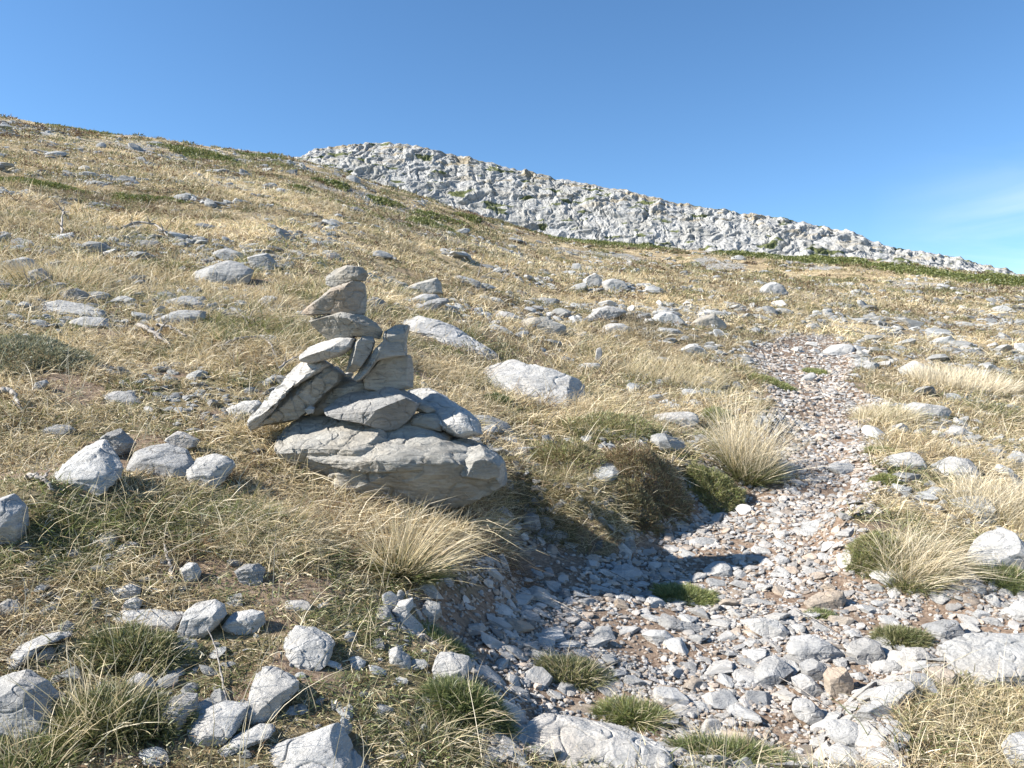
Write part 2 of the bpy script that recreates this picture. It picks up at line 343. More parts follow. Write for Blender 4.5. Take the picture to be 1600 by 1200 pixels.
# ------------------------------------------------------------------ traced rocks
FOOT = []      # footprints kept free of grass and gravel
def rock_body(pts, d, T=.5, lean=.8, side=-.1, cuts=(), seed=1, sub=5, emb=.12, ncut=7, rough=1., strata=0., expo=2.6, dpt=None):
    """stone whose outline has these corners; T = half depth over half height; lean / side tilt its broad face"""
    P = np.array(pts, float); r = np.random.default_rng(seed)
    uc, vc = (P[:, 0].max() + P[:, 0].min()) / 2, (P[:, 1].max() + P[:, 1].min()) / 2
    # area centroid is safer for bent outlines
    x, y = P[:, 0], P[:, 1]; x1, y1 = np.roll(x, -1), np.roll(y, -1); cr = x * y1 - x1 * y; A = cr.sum() / 2
    uc, vc = ((x + x1) * cr).sum() / 6 / A, ((y + y1) * cr).sum() / 6 / A
    low = P[:, 1] > vc; hb = (P[:, 1].max() - vc); P[low, 1] += emb * 2 * (P[low, 1] - vc)
    th = np.linspace(-math.pi, math.pi, 721); cth, sth = np.cos(th), np.sin(th); R = np.zeros(721)
    for i in range(len(P)):
        ax, ay = P[i] - (uc, vc); bx, by = P[(i + 1) % len(P)] - (uc, vc); ex, ey = bx - ax, by - ay
        den = cth * ey - sth * ex; den = np.where(abs(den) < 1e-9, 1e-9, den)
        t = (ax * ey - ay * ex) / den; s = (ax * sth - ay * cth) / den
        ok = (t > 0) & (s >= -.001) & (s <= 1.001); R = np.where(ok, np.maximum(R, t), R)
    R = np.where(R <= 0, R[R > 0].mean(), R)
    D, F = ico(sub); rho = np.hypot(D[:, 0], D[:, 2]); yy = np.abs(D[:, 1]); k = (rho ** expo + yy ** expo) ** (-1 / expo)
    rho, yv = rho * k, D[:, 1] * k; ang = np.arctan2(-D[:, 2], D[:, 0])      # image v grows downward
    Rv = np.interp(ang, th, R) * rho
    u, v = uc + np.cos(ang) * Rv, vc + np.sin(ang) * Rv
    hh = (P[:, 1].max() - P[:, 1].min()) / 2 / FPX * d; ww = (P[:, 0].max() - P[:, 0].min()) / 2 / FPX * d; sz = min(hh, ww); 
    Td = T * sz if dpt is None else dpt
    yd = d + lean * (vc - v) / FPX * d + side * (u - uc) / FPX * d
    V = np.stack([(u - CX) / FPX * yd, yd + Td * yv, CAMZ + (CY - v) / FPX * yd], 1)
    cen = np.array([(uc - CX) / FPX * d, d, CAMZ + (CY - vc) / FPX * d]); V -= cen
    bn = norm(np.array([side, -1., lean]))
    allc = [(np.array(c[:3], float), c[3]) for c in cuts]
    for i in range(ncut):
        q = norm(bn * r.uniform(.25, 1.) + norm(r.normal(size=3)) * .9); allc.append((q, r.uniform(.72, .94)))
    for q, fr in allc:
        q = norm(q); dp = V @ q; lim = dp.max() * fr; over = dp > lim
        V[over] -= q[None] * ((dp[over] - lim) * .97)[:, None]
    Nn = vnormals(V, F); s = seed * 7.3
    sc = 1 / max(sz, .02); PV = V + cen
    big = fbm3(V * sc * .9 + s, 3, seed) * .055 * sz
    med = fbm3(V * sc * 3.5 + s, 4, seed + 9, .6) * .015 * sz
    rid = 1 - np.abs(n3(V * sc * 1.3 + s * 2, seed + 3)) * 2; cr_ = -sm(.86, 1., rid) * .05 * sz
    disp = (big + med + cr_) * rough
    if strata:
        b = norm(np.array([.25, .25, 1.])); h = (V @ b) / (sz * strata) + fbm3(V * sc * .8, 3, seed + 31) * 1.3; f = h - np.floor(h)
        disp += ((f ** 2.5) - .35) * .10 * sz * np.clip(1 - abs(Nn @ b), .2, 1) * rough
    fin = n3(V * sc * 12 + s, seed + 5) * .008 * sz * rough
    V = V + Nn * (disp + fin)[:, None]
    return V + cen, F, cen
def place_rock(name, V, F, mt, label, cat='rock', group=None, foot=True, kill=1.0):
    if isinstance(V, list):
        off = 0; Vs, Fs = [], []
        for v_, f_ in V: Vs.append(v_); Fs.append(f_ + off); off += len(v_)
        V, F = np.concatenate(Vs), np.concatenate(Fs)
    o = np.array([V[:, 0].mean(), V[:, 1].mean(), V[:, 2].min()])
    ob = link(name, mesh(name, V - o, F, True), mt, loc=o); tag(ob, label, cat, group)
    if foot:
        m = V[V[:, 2] > height(V[:, 0], V[:, 1]) - .01]
        if len(m) > 20:
            c = m[:, :2].mean(0); cv = np.cov((m[:, :2] - c).T) + np.eye(2) * 1e-5; FOOT.append((c, np.linalg.inv(cv), 3.0 * kill, float(np.sqrt(cv.trace())) * 3))
    return ob
def off_foot(x, y, grow=1.0):
    keep = np.ones(len(x), bool)
    if len(x) > 5000:
        o = np.argsort(x); xs = x[o]; ys = y[o]; kp = keep[o]
        for c, ic, k, rr in FOOT:
            a, b = np.searchsorted(xs, (c[0] - rr, c[0] + rr)); dx, dy = xs[a:b] - c[0], ys[a:b] - c[1]
            kp[a:b] &= ~((abs(dy) < rr) & (ic[0, 0] * dx ** 2 + 2 * ic[0, 1] * dx * dy + ic[1, 1] * dy ** 2 <= k * grow))
        keep[o] = kp; return keep
    for c, ic, k, rr in FOOT:
        dx, dy = x - c[0], y - c[1]; m = (abs(dx) < rr) & (abs(dy) < rr)
        if m.any():
            q = ic[0, 0] * dx[m] ** 2 + 2 * ic[0, 1] * dx[m] * dy[m] + ic[1, 1] * dy[m] ** 2
            km = keep[m]; km &= q > k * grow; keep[m] = km
    return keep

# the cairn ------------------------------------------------------------------
DC = at(640, 775)[1] + .12       # depth of the cairn
print('cairn depth', DC, at(1220, 860))
L_main = rock_body([(432, 684), (446, 660), (475, 648), (517, 646), (556, 652), (601, 660), (640, 658), (675, 663), (713, 684), (745, 695), (776, 712), (786, 723), (788, 744), (762, 758), (727, 770), (689, 778), (657, 780), (622, 776), (584, 758), (542, 746), (500, 737), (465, 725), (444, 704)],
                   DC, dpt=.36, lean=.45, side=.02, expo=3.2, cuts=[(-.12, -.42, .90, .46), (.1, -.8, -.6, .66), (-.25, -.95, .12, .74)], seed=3, sub=6, emb=.14, ncut=2, strata=.55, rough=1.15)
L_led = rock_body([(475, 704), (500, 690), (540, 684), (590, 686), (640, 694), (690, 700), (712, 712), (708, 730), (670, 736), (620, 738), (570, 738), (530, 730), (490, 720)], DC - .20, dpt=.17, lean=.5, side=.05,
                  cuts=[(-.15, -.35, .9, .5), (-.4, -.9, .1, .7)], seed=14, sub=5, emb=0, ncut=3, strata=.7)
L_blk = rock_body([(700, 704), (722, 690), (748, 694), (776, 711), (787, 724), (786, 742), (760, 748), (722, 744), (706, 728)], DC - .16, dpt=.20, lean=.3, side=-.1,
                  cuts=[(-.25, -.1, .95, .6), (-.7, -.7, .2, .75), (.2, -.9, -.3, .8)], seed=18, sub=5, emb=0, ncut=3)
L_left = rock_body([(430, 684), (446, 661), (475, 649), (520, 650), (600, 662), (625, 700), (590, 742), (520, 738), (465, 724), (442, 708)], DC - .02, dpt=.27, lean=.45, side=.02, expo=3.2, cuts=[(-.12, -.42, .90, .46), (-.25, -.95, .12, .74), (-.2, -.8, -.6, .7)], seed=45, sub=6, emb=.1, ncut=1, strata=.55)
place_rock('boulder', [L_left[:2], L_main[:2], L_led[:2], L_blk[:2]], None, M_CAIRN, 'broad layered grey boulder on which the whole stone cairn is stacked', 'boulder')
CS = 'stones stacked up as the cairn'
def cairn(label, pts, dz, **k):
    mt = k.pop('mt', M_CAIRN); V, F, c = rock_body(pts, DC + dz, emb=0, **k); return place_rock('cairn_stone', V, F, mt, label, 'cairn stone', CS, foot=False)
cairn('small knobbly grey stone crowning the very top of the cairn', [(509, 432), (524, 420), (545, 415), (566, 418), (575, 427), (572, 438), (556, 441), (535, 446), (519, 450), (510, 445)], .02, T=1.2, lean=.2, side=-.1, seed=21, ncut=4, cuts=[(-.5, -.5, .7, .7), (-.2, -.9, -.2, .7), (.5, -.6, .5, .8)])
cairn('large pale wedge stone with orange stain, second from the top of the cairn', [(464, 480), (479, 467), (507, 455), (535, 445), (556, 438), (570, 443), (573, 467), (571, 494), (542, 493), (510, 491), (482, 493), (468, 488)], .0, T=1.1, mt=M_STAIN, lean=.25, side=-.1, seed=22, sub=6, ncut=1, cuts=[(-.62, -.32, .72, .60), (-.12, -.95, -.3, .55), (.75, -.65, 0, .60), (0, 0, -1, .85)])
cairn('long brownish grey slab lying third from the top of the cairn', [(482, 497), (500, 490), (535, 487), (566, 492), (587, 504), (598, 518), (593, 530), (577, 528), (556, 527), (535, 532), (514, 533), (500, 521), (488, 508)], .0, T=1.6, lean=.15, side=-.05, seed=23, sub=6, ncut=2, cuts=[(-.3, -.25, .92, .75), (-.25, -.9, -.5, .55), (.6, -.7, -.2, .7)])
cairn('bright flat stone jutting left out of the middle of the cairn', [(468, 555), (481, 541), (507, 533), (535, 527), (556, 529), (551, 544), (531, 556), (507, 562), (486, 568), (471, 565)], -.04, T=1.5, lean=.4, side=-.15, seed=24, ncut=2, mt=M_PALE, cuts=[(-.4, -.45, .8, .45), (0, -.7, -.7, .7)])
cairn('narrow leaning stone wedged upright in the centre of the cairn', [(538, 581), (545, 556), (556, 537), (570, 522), (579, 520), (585, 534), (580, 553), (565, 574), (549, 584)], -.06, T=.95, lean=.15, side=.1, seed=25, ncut=2, cuts=[(-.85, -.5, .25, .6), (.5, -.85, .0, .55)])
cairn('tall thin slab leaning right with a blocky upper end, right side of the cairn', [(552, 592), (570, 571), (584, 555), (603, 534), (603, 519), (617, 509), (639, 509), (637, 523), (634, 556), (607, 560), (590, 566), (573, 588), (560, 596)], .03, T=.8, lean=.1, side=.05, seed=26, sub=6, ncut=2, expo=4, cuts=[(.3, -.95, .1, .7), (-.6, -.7, .4, .7)])
cairn('square brown block standing under the leaning slab, right side of the cairn', [(580, 580), (598, 560), (622, 554), (642, 555), (645, 576), (644, 606), (620, 611), (590, 612), (572, 608), (568, 592)], .06, T=.8, lean=.05, side=.0, seed=27, sub=5, ncut=1, expo=4.5, cuts=[(.1, -1, .05, .6), (.9, -.4, 0, .85)])
cairn('dark low stone in the shaded gap under the square block of the cairn', [(510, 612), (535, 600), (570, 590), (590, 594), (592, 614), (560, 622), (525, 626)], .10, T=1., lean=.1, side=.0, seed=28, sub=4)
cairn('upper sheet of the big inclined slab propped on the left of the cairn', [(393, 674), (398, 650), (423, 620), (449, 592), (475, 569), (503, 561), (519, 569), (508, 580), (478, 594), (456, 612), (430, 642), (408, 664)], .05, dpt=.14, lean=.5, side=-.25, seed=29, sub=6, ncut=1, mt=M_PALE, expo=4, strata=.5, cuts=[(-.55, -.55, .62, .55)])
cairn('lower darker half of the split slab propped on the left of the cairn', [(404, 666), (428, 640), (456, 610), (480, 592), (508, 578), (523, 570), (537, 582), (534, 596), (514, 613), (490, 636), (465, 655), (430, 662)], .10, dpt=.17, lean=.35, side=-.15, seed=30, sub=6, ncut=1, expo=4, strata=.5, cuts=[(-.5, -.6, .6, .75), (.3, -.85, -.4, .6)])
cairn('big lens shaped blue grey stone resting centrally on the base boulder', [(507, 639), (524, 625), (556, 609), (591, 604), (626, 606), (650, 612), (661, 622), (651, 639), (640, 656), (619, 672), (602, 673), (577, 664), (542, 655), (518, 649)], .0, dpt=.22, lean=.7, side=-.05, seed=31, sub=6, ncut=2, mt=M_ROCK, cuts=[(-.25, -.5, .83, .50), (.3, -.8, -.5, .6), (-.3, -.9, 0, .75)])
cairn('shaded rough stone filling the dark gap behind the propped left slab', [(474, 652), (498, 618), (528, 592), (572, 586), (594, 606), (566, 634), (520, 646), (495, 656)], .22, T=1.2, lean=.2, seed=38, sub=5, ncut=3)
cairn('thin dark flake poking out beneath the square block of the cairn', [(640, 616), (655, 622), (672, 632), (683, 641), (668, 646), (648, 642), (636, 630)], .06, T=1., lean=.6, seed=32, sub=4)
cairn('rough bright slab sloping down behind the right side of the cairn', [(630, 606), (645, 600), (668, 606), (696, 620), (727, 640), (748, 656), (754, 678), (726, 684), (700, 676), (672, 655), (645, 628)], .16, dpt=.20, lean=1.0, side=-.1, seed=33, sub=6, ncut=3, mt=M_PALE, strata=.4, cuts=[(-.2, -.5, .83, .5)])
cairn('low grey wedge tucked between the lens shaped stone and the right slab', [(640, 652), (660, 641), (678, 643), (692, 658), (690, 674), (664, 670), (642, 664)], .0, T=1.1, lean=.6, seed=34, sub=5)
cairn('tiny white chip filling the sunlit gap in the middle of the cairn', [(538, 584), (545, 580), (553, 583), (550, 589), (542, 590)], .10, T=1., seed=35, sub=3, mt=M_PALE)
cairn('small pale pebble under the foot of the leaning left slab', [(476, 640), (484, 633), (492, 636), (490, 645), (480, 648)], -.02, T=1., seed=36, sub=3, mt=M_PALE)

# other rocks one can point at -------------------------------------------------
ROCKS = [
 # label, material, lean, side, T, outline
 ('large bright flat slab right of the cairn with a crack across it', 'P', 1.5, -.25, .55, [(734, 572), (757, 569), (798, 559), (825, 569), (862, 567), (879, 577), (902, 584), (916, 604), (923, 624), (902, 641), (875, 650), (842, 645), (794, 638), (774, 618), (757, 605), (755, 590), (737, 580)]),
 ('pale plate with a sharp corner perched on the grassy bank by the path', 'P', .9, -.1, .9, [(1009, 650), (1027, 646), (1064, 643), (1093, 644), (1095, 658), (1075, 670), (1054, 663), (1021, 657)]),
 ('long smooth grey slab sloping down behind the cairn to the right', 'R', 1.3, .15, .5, [(590, 502), (615, 495), (651, 492), (684, 500), (714, 512), (747, 531), (774, 545), (790, 556), (769, 565), (747, 562), (725, 560), (700, 546), (676, 530), (640, 520), (610, 516)]),
 ('dark pointed brown rock standing on the rubble behind the cairn', 'C', .3, .1, .8, [(633, 461), (640, 446), (662, 435), (681, 432), (689, 442), (692, 459), (665, 462)]),
 ('flat slab directly under the dark pointed brown rock', 'R', .8, 0, .8, [(627, 471), (653, 459), (684, 460), (692, 466), (668, 474), (645, 478)]),
 ('thin tilted slab below and right of the dark pointed rock', 'R', .8, -.2, .7, [(645, 483), (665, 470), (692, 464), (708, 469), (692, 477), (665, 488)]),
 ('rounded grey rock at the left end of the rubble behind the cairn', 'R', .4, 0, .9, [(572, 467), (588, 463), (604, 472), (595, 483), (574, 480)]),
 ('angular tan boulder with shaded front in the grass behind the flat slab', 'C', .7, .2, .8, [(814, 499), (824, 492), (852, 498), (885, 509), (884, 519), (865, 524), (835, 526), (819, 518)]),
 ('flat pale ledge left of the angular tan boulder', 'P', .9, 0, .8, [(768, 488), (780, 485), (808, 491), (818, 497), (794, 501), (769, 501)]),
 ('block with a sunlit white face in the grass right of the tan boulder', 'P', .5, -.2, .9, [(938, 516), (951, 504), (973, 506), (991, 515), (975, 524), (945, 524)]),
 ('domed layered outcrop above the block with the white face', 'R', .7, 0, .8, [(916, 494), (929, 482), (945, 476), (967, 479), (980, 488), (959, 496), (931, 501)]),
 ('white peaked rock left of the path where it meets the stony band', 'P', .4, -.1, .8, [(1014, 502), (1024, 491), (1040, 484), (1060, 494), (1072, 504), (1050, 508), (1025, 507)]),
 ('shaded wedge rock right of the white peaked rock', 'C', .5, 0, .8, [(1078, 506), (1096, 492), (1115, 491), (1138, 507), (1130, 516), (1096, 514)]),
 ('small white peak with grey flank on the slope above the tan boulder', 'P', .3, -.1, .9, [(910, 437), (927, 424), (941, 435), (940, 449), (918, 450)]),
 ('blocky pale rock beside the small white peak on the slope', 'P', .3, 0, .9, [(940, 440), (952, 434), (975, 440), (985, 450), (960, 456), (942, 452)]),
 ('lone dark topped outcrop on the grassy slope right of centre', 'R', .5, 0, .9, [(1183, 457), (1194, 444), (1206, 439), (1222, 446), (1232, 458), (1208, 463)]),
 ('round topped rock by the upper bend of the path', 'P', .5, 0, .9, [(1060, 548), (1078, 536), (1100, 543), (1104, 553), (1080, 558)]),
 ('thin upright shard standing in the grass above the bank', 'R', .1, 0, .7, [(929, 564), (932, 545), (937, 539), (941, 550), (940, 570), (932, 572)]),
 ('thin pale plate lying beside the upright shard', 'P', .9, 0, .8, [(892, 572), (915, 567), (940, 567), (938, 574), (912, 578)]),
 ('large pale sloping slab on the left slope under the triangular stone', 'P', 1.1, -.25, .6, [(78, 753), (100, 730), (127, 700), (143, 685), (163, 687), (175, 707), (188, 727), (181, 747), (160, 763), (127, 771), (87, 767)]),
 ('triangular pointed grey stone perched on the left pale slab', 'R', .2, .1, .9, [(152, 700), (163, 683), (182, 666), (193, 677), (211, 695), (194, 711), (170, 714), (158, 706)]),
 ('rounded blue grey rock right of the triangular stone', 'R', .8, 0, .8, [(193, 722), (200, 707), (227, 695), (260, 693), (290, 703), (302, 722), (297, 740), (267, 738), (233, 742), (203, 746)]),
 ('small angular pale stone lying on the rounded blue grey rock', 'P', .3, -.1, .9, [(254, 693), (267, 673), (287, 675), (310, 687), (308, 698), (290, 703), (273, 697)]),
 ('pinkish rough rock at the right end of the left boulder group', 'W', .9, -.1, .7, [(293, 735), (300, 712), (327, 707), (360, 712), (372, 724), (355, 740), (340, 755), (320, 764), (297, 752)]),
 ('small white flat stone left of the foot of the leaning cairn slab', 'P', .9, -.3, .8, [(350, 634), (367, 628), (403, 625), (409, 631), (400, 644), (387, 653), (363, 650)]),
 ('big smooth grey boulder in the upper left rock group', 'R', .9, -.1, .7, [(293, 432), (310, 415), (345, 405), (375, 410), (396, 422), (388, 438), (350, 444), (308, 444)]),
 ('squarish grey rock right of the big smooth boulder on the upper left', 'R', .3, 0, .9, [(384, 407), (400, 394), (420, 396), (432, 410), (428, 426), (402, 423)]),
 ('flat topped rock behind the big smooth boulder on the upper left', 'R', .6, 0, .8, [(328, 397), (350, 385), (380, 396), (384, 410), (358, 410)]),
 ('egg shaped grey stone perched on a pale slab at the far left', 'R', .2, -.1, .9, [(91, 466), (95, 453), (118, 449), (136, 457), (144, 471), (138, 478), (112, 476)]),
 ('long pale slab beneath the egg shaped stone at the far left', 'P', 1.2, -.1, .6, [(38, 482), (47, 471), (90, 467), (130, 475), (168, 486), (165, 497), (120, 496), (60, 493)]),
 ('low ledge in front of the long pale slab at the far left', 'R', 1.1, 0, .6, [(98, 500), (125, 494), (168, 497), (170, 508), (140, 514), (110, 512)]),
 ('upper layered rock in the left slope grass above the dead branches', 'R', .9, 0, .7, [(243, 477), (262, 463), (298, 461), (322, 476), (318, 484), (280, 486)]),
 ('lower layered rock just above the dead branches on the left slope', 'R', .9, 0, .7, [(240, 499), (256, 487), (290, 484), (323, 486), (320, 498), (280, 508), (250, 508)]),
 ('grey domed rock at the left edge of the upper slope', 'R', .4, -.1, .9, [(0, 418), (10, 405), (30, 400), (52, 405), (57, 417), (40, 424), (8, 424)]),
 ('dark blocky rock just below the domed rock at the left edge', 'R', .3, 0, .9, [(48, 424), (62, 416), (76, 428), (80, 442), (60, 448), (46, 438)]),
 ('flat grey stone half sunk in grass left of the cairn', 'R', 1.0, 0, .7, [(60, 672), (80, 662), (108, 664), (120, 672), (100, 680), (70, 680)]),
 ('thin shard leaning in grass at the far left', 'R', .3, 0, .7, [(48, 612), (56, 598), (70, 592), (76, 598), (62, 610)]),
 ('low grey slab among roots right of the blue grey boulder group', 'R', 1.0, 0, .7, [(380, 530), (404, 522), (430, 524), (438, 534), (415, 540), (388, 538)]),
 ('small flat rock pair in the grass above the triangular stone', 'R', .9, 0, .7, [(150, 622), (170, 610), (205, 612), (222, 628), (195, 634), (165, 632)]),
 ('bright white stone with sharp edges in the left foreground', 'P', .3, -.1, .9, [(278, 988), (291, 955), (305, 941), (326, 935), (347, 948), (351, 963), (336, 978), (315, 993), (294, 995)]),
 ('low white block just right of the sharp white stone', 'P', .5, -.1, .9, [(347, 977), (361, 959), (389, 954), (411, 957), (414, 974), (396, 987), (357, 990)]),
 ('long flat slab left of the sharp white foreground stone', 'P', 1.2, -.1, .7, [(150, 964), (196, 951), (245, 953), (292, 958), (281, 982), (245, 982), (203, 974), (160, 973)]),
 ('flat topped block below the sharp white foreground stone', 'P', .9, 0, .8, [(238, 995), (266, 992), (305, 1003), (312, 1023), (294, 1032), (266, 1027), (245, 1013)]),
 ('large rounded boulder cut by the left edge of the foreground', 'W', .5, -.1, .8, [(-45, 1085), (-10, 1060), (10, 1054), (28, 1050), (42, 1060), (67, 1074), (88, 1102), (101, 1118), (96, 1146), (60, 1156), (0, 1150), (-45, 1140)]),
 ('blue grey angular stone low in the left foreground grass', 'R', .6, 0, .8, [(235, 1112), (249, 1095), (277, 1083), (306, 1088), (306, 1106), (287, 1129), (259, 1139), (241, 1145)]),
 ('small pale shard between grass tufts in the left foreground', 'P', .4, -.1, .8, [(196, 1064), (214, 1052), (231, 1057), (243, 1070), (228, 1086), (207, 1080)]),
 ('brownish slab left of the tilted white slab in the foreground', 'W', 1.0, 0, .7, [(287, 1142), (311, 1112), (350, 1099), (390, 1102), (380, 1124), (371, 1140), (343, 1160), (301, 1170)]),
 ('tilted pale slab with a white lower edge in the foreground', 'P', .9, -.2, .7, [(385, 1100), (396, 1062), (405, 1043), (434, 1048), (471, 1056), (467, 1079), (442, 1097), (421, 1118), (388, 1132), (374, 1130)]),
 ('largest white boulder at the bottom edge left of centre', 'P', .8, -.1, .7, [(315, 1218), (350, 1190), (400, 1172), (435, 1157), (480, 1147), (505, 1133), (530, 1127), (552, 1137), (566, 1165), (586, 1190), (606, 1235), (450, 1270), (320, 1265)]),
 ('thin pale slab above the largest white bottom boulder', 'P', 1.1, 0, .7, [(330, 1176), (365, 1152), (405, 1133), (434, 1134), (424, 1152), (380, 1168), (345, 1180)]),
 ('rough cracked white rock in grass below the cairn', 'P', 1.0, -.1, .7, [(440, 992), (456, 979), (488, 982), (517, 990), (522, 1009), (512, 1031), (484, 1046), (463, 1041), (449, 1024)]),
 ('little flat white stone above the rough cracked white rock', 'P', .8, 0, .8, [(434, 950), (440, 940), (470, 938), (488, 942), (488, 952), (460, 957)]),
 ('left one of two small white stones below the spiky tuft', 'P', .4, -.1, .9, [(608, 960), (622, 941), (645, 935), (646, 949), (628, 966)]),
 ('right one of two small white stones below the spiky tuft', 'P', .4, -.1, .9, [(656, 954), (666, 938), (687, 944), (691, 960), (676, 971), (660, 968)]),
 ('pinkish square block at the left border of the gravel', 'W', .5, 0, .9, [(675, 1045), (684, 1022), (705, 1021), (733, 1029), (742, 1044), (725, 1062), (701, 1066), (678, 1072)]),
 ('small rounded tan stone left of the pinkish square block', 'W', .4, 0, .9, [(605, 1017), (617, 1012), (641, 1028), (644, 1045), (624, 1046), (609, 1034)]),
 ('wide pale rock slab at the bottom edge right of centre', 'W', 1.2, -.1, .6, [(785, 1160), (821, 1126), (845, 1120), (887, 1115), (940, 1122), (982, 1133), (1024, 1158), (1045, 1175), (1070, 1215), (1000, 1255), (810, 1255), (780, 1200)]),
 ('white stone half sunk below the left boulder group', 'P', .9, 0, .8, [(136, 848), (150, 836), (170, 832), (184, 840), (178, 856), (150, 860)]),
 ('bright small stone in the dark hollow left of the dry grass', 'P', .6, -.1, .9, [(190, 850), (202, 846), (218, 848), (212, 858), (196, 860)]),
 ('pale stone standing in the shaded litter below the cairn slope', 'P', .3, 0, .9, [(280, 890), (290, 879), (306, 881), (314, 894), (306, 908), (288, 908)]),
 ('rough grey stone in dry litter under the cairn slope', 'R', .4, 0, .9, [(368, 890), (380, 878), (400, 880), (414, 892), (414, 908), (396, 914), (376, 904)]),
 ('pale wedge stone left of the sharp white foreground stone', 'P', .5, -.1, .8, [(164, 934), (182, 920), (204, 911), (222, 918), (216, 930), (190, 938)]),
 ('small white stone standing on the long flat foreground slab', 'P', .3, -.1, .9, [(188, 954), (196, 938), (212, 932), (221, 938), (218, 956)]),
 ('grey slanting slab in the grass at the left edge of the foreground', 'P', 1.1, -.1, .6, [(0, 1040), (30, 1010), (60, 995), (108, 983), (112, 991), (80, 1002), (40, 1030), (10, 1046)]),
 ('dark rock overhanging the hollow at the left edge', 'R', .2, 0, .9, [(-40, 800), (-10, 775), (14, 772), (32, 792), (36, 822), (24, 846), (-20, 854), (-45, 840)]),
 ('small bluish stone by the hollow at the left edge', 'R', .4, 0, .9, [(-6, 950), (6, 936), (24, 940), (38, 954), (26, 962), (0, 962)]),
 ('huge flat white slab at the right edge of the foreground path', 'P', 1.3, -.2, .55, [(1460, 1020), (1478, 1007), (1516, 993), (1558, 986), (1600, 988), (1650, 997), (1660, 1040), (1600, 1066), (1558, 1060), (1520, 1073), (1485, 1059), (1467, 1044)]),
 ('rounded grey stone left of the green tuft on the right gravel', 'R', .6, -.1, .9, [(1323, 1019), (1330, 1004), (1352, 996), (1372, 1003), (1382, 1018), (1376, 1031), (1348, 1035), (1327, 1029)]),
 ('long rough grey stone on the gravel left of the rounded grey one', 'R', .7, -.1, .8, [(1223, 1012), (1236, 997), (1268, 992), (1296, 1003), (1321, 1021), (1320, 1034), (1285, 1035), (1240, 1027)]),
 ('bright white oval stone in the middle of the lower gravel', 'P', .7, -.1, .9, [(1156, 969), (1180, 964), (1215, 969), (1233, 985), (1222, 998), (1200, 995), (1170, 981)]),
 ('bluish wedge stone below the bright white oval', 'R', .7, -.1, .8, [(1168, 1066), (1185, 1045), (1200, 1030), (1218, 1026), (1239, 1046), (1222, 1062), (1180, 1071)]),
 ('tan cube shaped stone on the lower gravel', 'T', .2, 0, .95, [(1289, 1057), (1296, 1046), (1320, 1043), (1331, 1060), (1330, 1082), (1317, 1088), (1291, 1084)]),
 ('dark grey knobbly stone touching the tan cube on its left', 'R', .4, 0, .9, [(1250, 1040), (1271, 1029), (1289, 1038), (1289, 1057), (1271, 1062), (1254, 1054)]),
 ('white stone below the dark knobbly one beside the tan cube', 'P', .4, -.1, .9, [(1238, 1061), (1254, 1054), (1270, 1060), (1286, 1075), (1287, 1085), (1270, 1088), (1243, 1077)]),
 ('pale oval slab standing alone above the right grass mat', 'P', .7, -.1, .8, [(1361, 1092), (1376, 1077), (1397, 1069), (1425, 1066), (1431, 1077), (1411, 1097), (1390, 1107), (1368, 1106)]),
 ('squarish pale stone low on the gravel under the tan cube', 'P', .6, 0, .8, [(1235, 1103), (1243, 1094), (1267, 1094), (1286, 1112), (1288, 1136), (1264, 1126), (1243, 1118)]),
 ('pale block right of the green tuft on the right gravel', 'P', .6, 0, .9, [(1406, 1026), (1414, 1013), (1442, 1013), (1461, 1028), (1453, 1043), (1414, 1043)]),
 ('flat oval stone between the rounded grey stone and the pale block', 'P', .9, -.1, .8, [(1354, 1041), (1380, 1032), (1407, 1033), (1412, 1047), (1386, 1053)]),
 ('grey angular slab above the huge flat white slab', 'R', .9, .1, .7, [(1441, 978), (1478, 968), (1495, 970), (1510, 990), (1488, 1003), (1465, 1002)]),
 ('long white stone at the foot of the right straw tuft', 'P', 1.0, -.1, .8, [(1356, 897), (1376, 885), (1404, 884), (1433, 901), (1425, 911), (1383, 911)]),
 ('tall pale rock at the right edge behind the straw tuft', 'P', .6, .2, .7, [(1512, 873), (1530, 846), (1551, 832), (1572, 824), (1600, 852), (1625, 872), (1618, 900), (1579, 900), (1558, 886), (1523, 884)]),
 ('flat bright slab in the path left of the straw tuft', 'P', 1.2, -.1, .7, [(1250, 832), (1253, 820), (1275, 812), (1306, 810), (1312, 825), (1285, 840)]),
 ('knobbly pinkish stone beside a green sprout in the gravel', 'T', .5, 0, .9, [(1256, 942), (1281, 927), (1316, 922), (1321, 937), (1309, 953), (1264, 953)]),
 ('smooth slab in the lower gravel right of the bottom tufts', 'P', 1.0, 0, .8, [(1286, 1136), (1300, 1127), (1335, 1127), (1370, 1151), (1370, 1170), (1320, 1166), (1292, 1150)]),
 ('lowest pale stone in the gravel at the bottom edge', 'P', .9, 0, .8, [(1288, 1174), (1313, 1163), (1344, 1172), (1364, 1188), (1344, 1202), (1310, 1198)]),
 ('table like white rock in the grass right of the path', 'P', .8, -.1, .7, [(1395, 649), (1409, 635), (1429, 628), (1472, 634), (1488, 640), (1480, 652), (1466, 656), (1443, 648), (1418, 650)]),
 ('layered white rock on the right verge of the path', 'P', 1.0, -.1, .7, [(1366, 729), (1387, 713), (1415, 705), (1443, 710), (1458, 731), (1438, 738), (1404, 733)]),
 ('wide white rock right of the layered one on the verge', 'P', 1.0, 0, .7, [(1458, 726), (1486, 713), (1528, 720), (1533, 745), (1508, 751), (1472, 745)]),
 ('flat pale stone above the wide white rock on the verge', 'P', .9, 0, .7, [(1467, 681), (1486, 667), (1506, 665), (1513, 677), (1494, 685)]),
 ('low grey flat slab across the middle of the path', 'R', 1.1, 0, .7, [(1284, 729), (1307, 722), (1338, 725), (1342, 736), (1307, 741)]),
